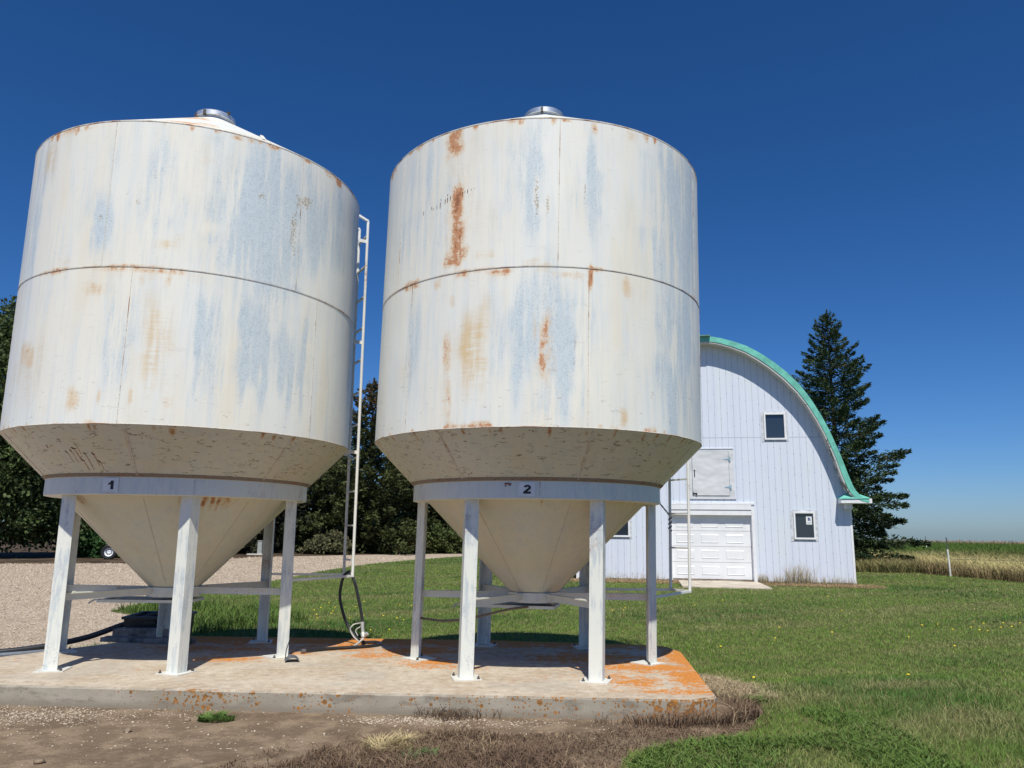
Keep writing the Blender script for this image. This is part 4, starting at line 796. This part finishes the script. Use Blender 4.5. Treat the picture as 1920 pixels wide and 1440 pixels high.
# mowing streaks run from far left to near right
u=x*.88+y*.47; v=-x*.47+y*.88
st=vn(u*.12,v,1.1,1); st2=vn(u*.25,v,3.2,2); pt=vn(x,y,.35,3); pt2=vn(x,y,1.6,4)
dryf=np.clip((st*.58+st2*.22+pt2*.35-.58)*3.2,0,1)*.62
dark=np.clip((pt*.6+vn(u*.2,v,.8,5)*.6-.62)*3,0,1)
r=np.random.default_rng(21).random((len(x),3))
g1=np.array([.205,.325,.06]); g2=np.array([.09,.205,.04]); dr=np.array([.42,.36,.18])
dark=np.clip(dark*1.3,0,1); col=g1*(1-dark[:,None])+g2*dark[:,None]; col=col*(1-dryf[:,None])+dr*dryf[:,None]
col*=(.75+.45*r[:,:1]); isd=r[:,1]<.07; col[isd]=dr*(.7+.5*r[isd][:,:1])
farm=np.clip((rr-18)/30,0,1)
h=(.032+.036*r[:,2])*(1+.5*dark)*(1+.1*farm); w=.0045*np.maximum(1,rr/8)
edge=np.clip(1-np.abs(y-12.6)/.5,0,1)*(x<2.6)*(x>-5); h*=1+1.3*edge*r[:,0]
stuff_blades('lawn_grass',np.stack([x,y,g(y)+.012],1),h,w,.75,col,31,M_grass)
# taller, lusher weeds bottom right and by the slab
def patch(name,n,poly_or_fn,hh,ww,lean,colf,seed,mat,label=None,base=.012,**k):
    r=np.random.default_rng(seed); P=poly_or_fn
    xs=[p[0] for p in P]; ys=[p[1] for p in P]; x=r.uniform(min(xs),max(xs),n*2); y=r.uniform(min(ys),max(ys),n*2); ok=inpoly(x,y,P)
    d=vn(x,y,1.1,seed)*.6+vn(x,y,3.3,seed+1)*.4; ok&=(r.random(n*2)<np.clip((d-.30)*2.6,0,1)); x,y=x[ok][:n],y[ok][:n]; m=len(x)
    q=r.random((m,3)); c=colf(x,y,q); z=g(y)+base
    if name.startswith('slab'): z=z
    return stuff_blades(name,np.stack([x,y,z],1),hh*(.4+.8*q[:,0]),ww*(.7+.6*q[:,1]),lean,c,seed+9,mat,label,**k)
lush=[(.75,5.2),(.95,6.5),(1.2,6.95),(2.0,7.35),(2.5,7.3),(3.1,7.6),(3.0,8.4),(3.4,8.5),(3.7,7.5),(3.6,6.6),(4.0,5.6),(3.9,4.6)]
grn=lambda x,y,q: np.array([.10,.165,.035])*(.5+.9*q[:,:1])
patch('clover_weeds',21000,lush,.075,.013,1.1,grn,41,M_grass)
brn=lambda x,y,q: (np.array([.215,.145,.095])*(1-q[:,2:])+np.array([.125,.082,.06])*q[:,2:])*(.6+.7*q[:,:1])
brn0=brn
brn=lambda x,y,q: np.where((q[:,1:2]*.9+vn(x,y,2.2,4)[:,None]*.5)>1.10,np.array([.36,.27,.17])*(.6+.6*q[:,:1]),brn0(x,y,q)*(.7+.6*vn(x,y,1.7,7)[:,None]))
stw=lambda x,y,q: np.array([.50,.41,.26])*(.6+.6*q[:,:1])
# dead mat on the soil in front, thinning to the left
matp=[(-2.7,5.6),(-1.9,6.9),(-1.2,7.25),(-.2,7.35),(.7,7.5),(1.5,7.95),(2.2,8.05),(2.55,8.4),(2.9,9.4),(2.75,8.2),(2.3,7.6),(1.7,7.3),(1.05,6.9),(.9,6.4),(.7,5.2)]
patch('dead_weed_mat',36000,matp,.034,.007,1.6,brn,51,M_dry)
patch('dead_weed_tufts',9000,[(-1.9,5.9),(-1.4,7.3),(-.3,7.5),(.4,7.0),(.6,6.0)],.085,.006,1.2,brn,53,M_dry)
patch('straw_grass',5200,[(2.35,8.9),(2.45,10.7),(2.6,11.3),(2.85,10.8),(2.95,10.2),(3.25,9.9),(2.95,9.5),(3.1,9.1),(2.75,8.9),(2.6,8.5)],.085,.005,1.6,lambda x,y,q: np.where(q[:,1:2]<.35,brn0(x,y,q),stw(x,y,q)),55,M_dry)
patch('slab_edge_weeds',2300,[(1.25,7.86),(2.12,7.98),(2.3,8.35),(2.35,8.8),(2.65,8.8),(2.5,8.1),(2.15,7.8),(1.5,7.7),(1.2,7.75)],.17,.007,.8,brn,57,M_dry)
patch('slab_edge_weeds',330,[(-.95,8.05),(-.6,7.85),(-.3,7.95),(.1,7.98),(-.0,8.12),(-.85,8.17)],.11,.006,1.0,brn,59,M_dry)
patch('slab_edge_weeds',500,[(.8,7.85),(1.3,7.8),(1.35,8.03),(.9,8.07)],.12,.006,1.0,brn,60,M_dry)
def tuft(name,cx,cy,rx,ry,n,hh,ww,lean,c0,seed,mat,label,cat,group=None):
    r=np.random.default_rng(seed); a=r.uniform(0,6.283,n); q=np.sqrt(r.random(n)); x=cx+rx*q*np.cos(a); y=cy+ry*q*np.sin(a); k=r.random((n,3))
    c=np.array(c0)*(.6+.8*k[:,:1]); V,Q,T,cc=blades(np.stack([x-cx,y-cy,0*x],1),hh*(.4+.8*k[:,0])*(1.1-.5*q),ww*(.7+.6*k[:,1]),lean,c,seed)
    me=mesh_np(name,V,[Q.astype(np.int32),T.astype(np.int32)],False,cc); o=link(name,me,mat,None,(cx,cy,float(g(cy)))); return tag(o,label,cat,group)
tuft('weed_clump',-2.80,7.84,.17,.10,520,.10,.012,.9,(.12,.20,.05),61,M_grass,'small green weed clump alone on the brown soil before the slab','weed')
tuft('grass_tuft',-.95,6.85,.26,.16,900,.17,.007,.9,(.44,.36,.20),62,M_dry,'straw coloured grass tuft on the bare soil at the bottom of the photo','grass tuft')
tuft('weed_clump',-.68,6.62,.20,.10,520,.10,.012,.9,(.09,.15,.05),63,M_grass,'dark green weed clump beside the straw coloured tuft at the bottom','weed')
tuft('weed_clump',2.72,8.95,.16,.12,420,.09,.013,.9,(.13,.20,.05),64,M_grass,'pale green weed clump on dead grass right of the slab corner','weed')
tuft('weed_sprig',-3.05,16.2,.10,.08,26,.55,.030,.9,(.05,.08,.03),65,M_grass,'dark tall sprig standing in the lawn seen below bin 1','weed')
tuft('weed_sprig',-2.15,13.2,.25,.10,60,.45,.012,.5,(.12,.17,.05),66,M_grass,'thin grass stems behind the hanging black hose','weed')
patch('driveway_weeds',5200,[(-8.9,18.9),(-9.9,19.9),(-9.6,21.5),(-6.5,21),(-4.5,18),(-6,15.5),(-7.4,16.5),(-8.2,18.2)],.30,.018,.6,grn,67,M_grass)
patch('driveway_weeds',1600,[(-7.2,12.3),(-5.3,12.2),(-4.6,12.7),(-5.3,14),(-6.9,14)],.18,.010,.8,grn,68,M_grass)
# weeds along the barn foot
r=np.random.default_rng(71); n=1130; s_=np.concatenate([r.uniform(1.9,2.3,200),r.normal(3.6,.4,230),r.uniform(2.4,5.9,500),r.uniform(-5.5,-2,200)]); nn=r.uniform(.06,.3,n); P=np.array([bl2(a,b) for a,b in zip(s_,nn)]); q=r.random((n,3))
stuff_blades('barn_foot_weeds',np.stack([P[:,0],P[:,1],np.full(n,-.43)],1),.12+.75*q[:,0]**2.2*(.5+.8*(abs(s_-3.6)<.6)),np.full(n,.014),.25,np.array([.40,.34,.22])*(.6+.6*q[:,:1]),72,M_dry)
n=9000; s_=r.uniform(-6.8,6.6,n); nn=r.uniform(.02,2.0,n); P=np.array([bl2(a,b) for a,b in zip(s_,nn)]); ok=~((s_>-1.45)&(s_<1.9)); P=P[ok]; q=r.random((len(P),3))
stuff_blades('barn_foot_straw',np.stack([P[:,0],P[:,1],np.full(len(P),-.44)],1),.04+.06*q[:,0],np.full(len(P),.02),1.4,np.array([.34,.25,.14])*(.6+.7*q[:,:1]),73,M_dry)
# dandelions
r=np.random.default_rng(81); pts=[(r.uniform(3,21),r.uniform(11,26)) for _ in range(26)]+[(11.5+r.normal(0,.9),18+r.normal(0,.8)) for _ in range(16)]+[(r.uniform(-5,-1.6),r.uniform(15,25)) for _ in range(22)]+[(r.uniform(2,8),r.uniform(9,22)) for _ in range(10)]
d=MB()
for x_,y_ in pts:
    z_=float(g(y_)); k=.017+.008*r.random(); hh=.07+.03*r.random(); d.lathe([(.001,hh),(k,hh-.002),(k*.8,hh+.01),(.001,hh+.015)],7,c=(x_,y_,z_)); d.lathe([(.002,0),(.002,hh)],4,c=(x_,y_,z_))
o=d.build('dandelions',simple('dandelion_yellow',(.80,.62,.03),.7)); o['kind']='stuff'
# tall dry meadow grass and the crop beyond
r=np.random.default_rng(91); n=150000; rr=32*(95/32)**r.random(n); a=np.arctan2(22,60)+r.uniform(-.2,.75,n); x=rr*np.sin(a); y=rr*np.cos(a)
MEAD=[(22,80.5),(21.0,60),(22.0,52),(22.8,48),(22.9,42),(23.4,36),(24.4,30),(27,22),(90,22),(120,88),(41,82)]
ok=inpoly(x,y,MEAD); x,y,rr=x[ok],y[ok],rr[ok]; q=r.random((len(x),3)); ed=np.clip((x-22.9-.02*np.abs(y-42)-(np.where(y<36,(36-y)*.3,0)))/3.5,0,1); ft=np.clip((rr-66)/14+vn(x,y,.12,3)-.5,0,1)
c=np.array([.20,.145,.075])*(1-ed[:,None])+np.array([.50,.43,.20])*ed[:,None]; nz=vn(x,y,.35,6)[:,None]; c=c*(.65+.6*nz); c=c*(1-ft[:,None])+np.array([.15,.17,.055])*ft[:,None]; c*=.65+.6*q[:,:1]
stuff_blades('tall_meadow_grass',np.stack([x,y,g(y)],1),(.45+.55*q[:,0])*(.75+.4*vn(x,y,.5,8)),.03*rr/40,.55,c,92,M_dry,dirbias=(-.35,0,0))
n=9000; y=r.uniform(44,60,n); x=21.5+r.normal(0,1.4,n)-.05*(y-50); q=r.random((n,3)); stuff_blades('rough_edge_grass',np.stack([x,y,g(y)],1),.35+.5*q[:,0],np.full(n,.04),.7,(np.array([.30,.24,.11])*(1-q[:,2:])+np.array([.12,.14,.05])*q[:,2:])*(.6+.7*q[:,:1]),93,M_dry)
n=120000; rr=82*(250/82)**r.random(n); a=r.uniform(R_(8),R_(62),n); x=rr*np.sin(a); y=rr*np.cos(a); q=r.random((n,3)); ok=(y>82); x,y,rr,q=x[ok],y[ok],rr[ok],q[ok]
pk=np.clip((rr-205)/25,0,1)[:,None]*(vn(x,y,.05,9)[:,None]>.35); c=(np.array([.085,.14,.028])*(1-pk)+np.array([.36,.24,.17])*pk)*(.6+.7*q[:,:1]); 
stuff_blades('crop_plants',np.stack([x,y,g(y)],1),(.45+.5*q[:,0])*(1+.8*pk[:,0]*q[:,1]),.05*rr/90,.4,c,94,M_dry)
# stones and loose gravel on the soil
def stones(name,P,S,seed,mat,kind=True):
    r=np.random.default_rng(seed); import bmesh
    b_=bmesh.new(); bmesh.ops.create_icosphere(b_,subdivisions=1,radius=1); base=np.array([v.co[:] for v in b_.verts]); F=np.array([[v.index for v in f.verts] for f in b_.faces]); b_.free()
    n=len(P); D=1+r.normal(0,.18,(n,len(base),1)); sc=S[:,None,None]*np.stack([r.uniform(.7,1.4,n),r.uniform(.7,1.2,n),r.uniform(.35,.7,n)],1)[:,None,:]
    V=base[None]*D*sc; a=r.uniform(0,6.28,n); c_,s_=np.cos(a)[:,None],np.sin(a)[:,None]; X=V[...,0]*c_-V[...,1]*s_; Y=V[...,0]*s_+V[...,1]*c_; V=np.stack([X,Y,V[...,2]],-1)+P[:,None,:]
    FF=(F[None]+np.arange(n)[:,None,None]*len(base)).reshape(-1,3); q=r.random((n,1)); cc=np.array([.56,.475,.375])*q+np.array([.27,.20,.145])*(1-q); cc=np.repeat(cc,len(base),0)
    return mesh_np(name,V.reshape(-1,3),[FF.astype(np.int32)],False,cc)
M_peb=vcol('pebbles',.85)
r=np.random.default_rng(101); X=[];Y=[]
def add(n,cx,cy,sx,sy): X.extend(r.normal(cx,sx,n)); Y.extend(r.normal(cy,sy,n))
add(2300,-4.7,7.95,.5,.20); add(900,-5.3,7.6,.5,.35); add(260,-3.5,8.08,.5,.12); add(1100,-1.0,7.93,.34,.09); add(400,-.2,7.85,.4,.1); add(420,-3.4,7.2,1.0,.5); add(260,-1.5,7.3,1.2,.4); add(150,.6,7.9,.5,.12)
X=np.array(X);Y=np.array(Y); ok=(Y<8.35-.047*(X+5.2))&(Y>5.5); X,Y=X[ok],Y[ok]; S=.004+.010*r.random(len(X))**3
o=link('loose_gravel',stones('loose_gravel',np.stack([X,Y,np.full(len(X),-.197)],1),S,102,M_peb),M_peb); o['kind']='stuff'
n=34000; x,y,rr=wedge(n*2,9.5,60,R_(-42),R_(-4),103); ok=inpoly(x,y,drive)&~inpoly(x,y,LAWN)&~inpoly(x,y,[(-7.4,8),(2.5,8),(2.5,12.3),(-5.3,12.3),(-6.6,10.2)]); x,y,rr=x[ok],y[ok],rr[ok]
q=np.random.default_rng(5).random(len(x)); o=link('driveway_pebbles',stones('driveway_pebbles',np.stack([x,y,g(y)+.008],1),(.008+.012*q)*np.maximum(1,rr/15),104,M_peb),M_peb); o['kind']='stuff'
M_stone=simple('stone_brown',(.27,.21,.15),.85,0,.2,.25,9,.4)
for i,(x_,y_,s_,lb) in enumerate([(-3.41,7.37,.045,'brown rounded stone on the dark soil below the left bin, in the open'),(-3.63,6.42,.050,'pale flat stone at the lower left edge of the photo'),(-3.05,7.80,.026,'small pale stone on the soil near the slab and green weed clump')]):
    o=link('stone',stones('stone',np.array([[0,0,s_*.3]]),np.array([s_]),110+i,M_stone),M_stone,None,(x_,y_,float(g(y_)))); o.data.shade_smooth(); tag(o,lb,'stone','stones on the soil')
# ---------------------------------------------------------------- small things
M_hose=simple('black_rubber',(.022,.022,.024),.42,0,.5,.1,8); M_alu=simple('cast_aluminium',(.62,.62,.60),.45,.4,.5,.15,12)
hose=empty('fuel_hose',(-2.2,11.4,0),0,'black rubber hose with metal nozzle, looped over the foot of the ladder on bin 1','hose')
H=lambda P:[(a+2.2,b-11.4,c_) for a,b,c_ in P]
path=H([(-2.08,11.36,.30),(-2.10,11.38,.42),(-2.17,11.40,.68),(-2.235,11.41,.88),(-2.31,11.46,.995),(-2.37,11.52,.985),(-2.43,11.55,.90),(-2.46,11.55,.68),(-2.42,11.55,.48),(-2.33,11.55,.26),(-2.2,11.5,.10),(-2.08,11.5,.03),(-1.93,11.55,.024),(-1.82,11.42,.024),(-1.86,11.24,.024),(-2.05,11.08,.024),(-2.30,10.95,.024),(-2.50,10.82,.026),(-2.68,10.62,.03)])
MB().tube(crv(path,9),.0215,10).build('hose_tube',M_hose,hose,True)
MB().tube(H([(-2.68,10.62,.03),(-2.72,10.58,.03)]),.026,10).build('end_fitting',simple('fitting',(.35,.35,.36),.4,.7),hose,True)
nz=MB(); nz.tube(H([(-2.08,11.36,.32),(-2.075,11.35,.27)]),.026,10); nz.tube(crv(H([(-2.075,11.35,.27),(-2.06,11.33,.17),(-2.04,11.30,.12)]),5),[.024]*5+[.034]*6,10)
nz.tube(H([(-2.05,11.31,.135),(-1.99,11.28,.175)]),.026,10); nz.tube(crv(H([(-2.04,11.30,.11),(-2.09,11.22,.06),(-2.15,11.10,.018)]),5),.014,8)
nb=nz.build('nozzle',M_alu,hose,True)
MB().tube(crv(H([(-2.09,11.35,.31),(-2.19,11.30,.29),(-2.23,11.27,.22),(-2.17,11.25,.13),(-2.10,11.24,.075)]),6),.008,7).build('trigger_guard',M_alu,nb,True)
MB().tube(crv(H([(-2.10,11.34,.26),(-2.16,11.31,.21),(-2.12,11.28,.14)]),6),.007,7).build('trigger',M_alu,nb,True)
# one settled crack down the slab face is drawn as thin dark bars
ck=MB(); P_=[(-2.16,-.004),(-2.15,-.06),(-2.165,-.10),(-2.15,-.15),(-2.155,-.21)]
for (xa,za),(xb,zb_) in zip(P_,P_[1:]): ck.bar((xa,8.255,za),(xb,8.255,zb_),.006,.010)
ck.build('slab_crack',simple('crack_dark',(.05,.045,.04),.95),pad)
# curved scrap
sc=MB(); n=12; V=[];F=[]
for s_ in (-.11,.11):
    for r_ in (.085,.079):
        for i in range(n+1):
            a=math.pi*(.12+.76*i/n); V.append((r_*1.1*math.cos(a),s_,r_*math.sin(a)-.028))
m=n+1
for i in range(n): F+=[(i,i+1,2*m+i+1,2*m+i),(m+i,3*m+i,3*m+i+1,m+i+1),(i,m+i,m+i+1,i+1),(2*m+i,2*m+i+1,3*m+i+1,3*m+i)]
F+=[(0,2*m,3*m,m),(n,m+n,3*m+n,2*m+n)]
sr=empty('curved_scrap',(-2.68,10.0,.002),R_(18),'small grey curved plastic scrap with an upright wire, by the right leg of bin 1','scrap')
sc.add(V,F).build('curved_shell',simple('grey_plastic',(.10,.11,.12),.5),sr,True); MB().tube(crv([(-.08,.02,.03),(-.075,.02,.12),(-.05,.02,.22),(-.035,.02,.27)],5),.006,6).build('wire',M_hose,sr,True)
# things lying at the back left of the slab, in the shade of bin 1
M_wood=simple('weathered_wood',(.26,.24,.22),.9,0,.2,.3,7,.4)
o=MB().box((0,0,.07),(.98,.16,.14),bev=.008).build('timber',M_wood,None,loc=(-5.30,11.82,.0),rz=R_(3)); tag(o,'short thick grey timber lying in front of the black tub under bin 1','timber','grey timbers under bin 1')
o=MB().box((0,0,.03),(1.35,.20,.06),bev=.006).build('timber',simple('weathered_board',(.22,.215,.21),.9,0,.2,.3,7,.4),None,loc=(-5.12,11.42,0),rz=R_(-8)); tag(o,'long flat grey board lying nearest the camera under bin 1','timber','grey timbers under bin 1')
tb=empty('black_tub',(-5.42,12.45,-.42),R_(5),'black rectangular tub behind the grey timbers at the back of bin 1','tub')
MB().lathe([(.001,.02),(.50,.02),(.56,.66),(.60,.66),(.60,.70),(.53,.70),(.475,.05),(.001,.05)],4,a0=R_(45),a1=R_(405)).build('tub_body',M_hose,tb)
for s_ in (-.34,.34): MB().box((0,s_*1.24,.62),(.14,.03,.03)).build('handle',M_hose,tb)
o=MB().tube(crv([(-9.5,9.7,-.155),(-8.0,10.9,-.16),(-7.05,11.55,-.15),(-6.4,12.05,-.05),(-5.9,12.35,.14),(-5.35,12.75,.33)],8),.042,12).build('plastic_pipe',simple('black_pipe',(.03,.033,.04),.3,0,.6,.1,8),None,True); tag(o,'long black pipe lying from the gravel up over the black tub','pipe','pipes at the left end of the slab')
o=MB().tube(crv([(-9.5,9.45,-.16),(-8.0,10.65,-.165),(-7.0,11.28,-.165),(-6.5,11.62,-.15)],8),.028,10).build('plastic_pipe',simple('grey_pipe',(.25,.28,.33),.3,.3,.6,.1,8),None,True); tag(o,'thin shiny grey pipe beside the black one, on the gravel at far left','pipe','pipes at the left end of the slab')
# wheel of something parked in the trees
wh=empty('parked_wheel',(-24.9,49.0,-.45+.47),R_(12),'large black tyre with white rim, in the shade beyond the gravel','wheel')
def lx(prof,n=48):
    m=MB().lathe(prof,n); m.v=[(a,c_,b) for a,b,c_ in m.v]; return m
t=lx([(.26,-.14),(.40,-.16),(.46,-.12),(.475,-.05),(.475,.05),(.46,.12),(.40,.16),(.26,.14)]); t.build('tyre',M_hose,wh,True)
rm=lx([(.001,-.05),(.10,-.07),(.17,-.03),(.23,-.10),(.275,-.13),(.275,.1)]).build('rim',M_trim,wh,True)
h_=MB()
for k in range(8): a=k*math.pi/4+.2; h_.box((.155*math.cos(a),-.062,.155*math.sin(a)),(.05,.02,.05),np.array([[math.cos(a),0,-math.sin(a)],[0,1,0],[math.sin(a),0,math.cos(a)]]))
h_.build('rim_holes',M_hose,rm)
# utility pedestal
up_=empty('utility_pedestal',(-19.2,60.5,-.45),0,'small grey utility pedestal on a pale pad, across the driveway by bin 1\'s right leg','utility box')
MB().box((0,0,.55),(.34,.3,1.0),bev=.02).build('cabinet',simple('box_grey',(.35,.37,.36),.6),up_); MB().box((0,0,1.07),(.40,.36,.05),bev=.01).build('cap',simple('box_cap',(.40,.41,.40),.6),up_); MB().box((-.25,0,.05),(1.3,.7,.10),bev=.01).build('pad',simple('box_pad',(.6,.58,.54),.8),up_)
# wire fence in the meadow
fe=empty('wire_fence',(22.75,40.8,-.45),0,'sparse wire fence with a white post, running through the tall dry grass','fence')
M_post=simple('post_white',(.74,.74,.74),.6,0,.3,.1,6); M_pdk=simple('post_dark',(.10,.10,.09),.7)
for i,(a,b) in enumerate([(0,0),(36.0,70.0)]):
    zo=float(g(40.8+b))+.45; q=1 if i==0 else 1.5; p_=MB().tube([(a,b,zo-.1),(a-.04,b,zo+1.40)],.042*q,8).build('post',M_post,fe,True); MB().tube([(a-.04,b,zo+1.40),(a-.05,b,zo+2.0)],.030*q,8).build('post_top',M_pdk,p_,True)
MB().tube([(36,70,.85),(18,35,.80),(0,-.04,.90),(9,-4,.84),(26,-12,.9)],.009,5).build('wire',M_pdk,fe); MB().tube([(36,70,.45),(18,35,.40),(0,-.04,.42),(9,-4,.38),(26,-12,.42)],.009,5).build('wire',M_pdk,fe)
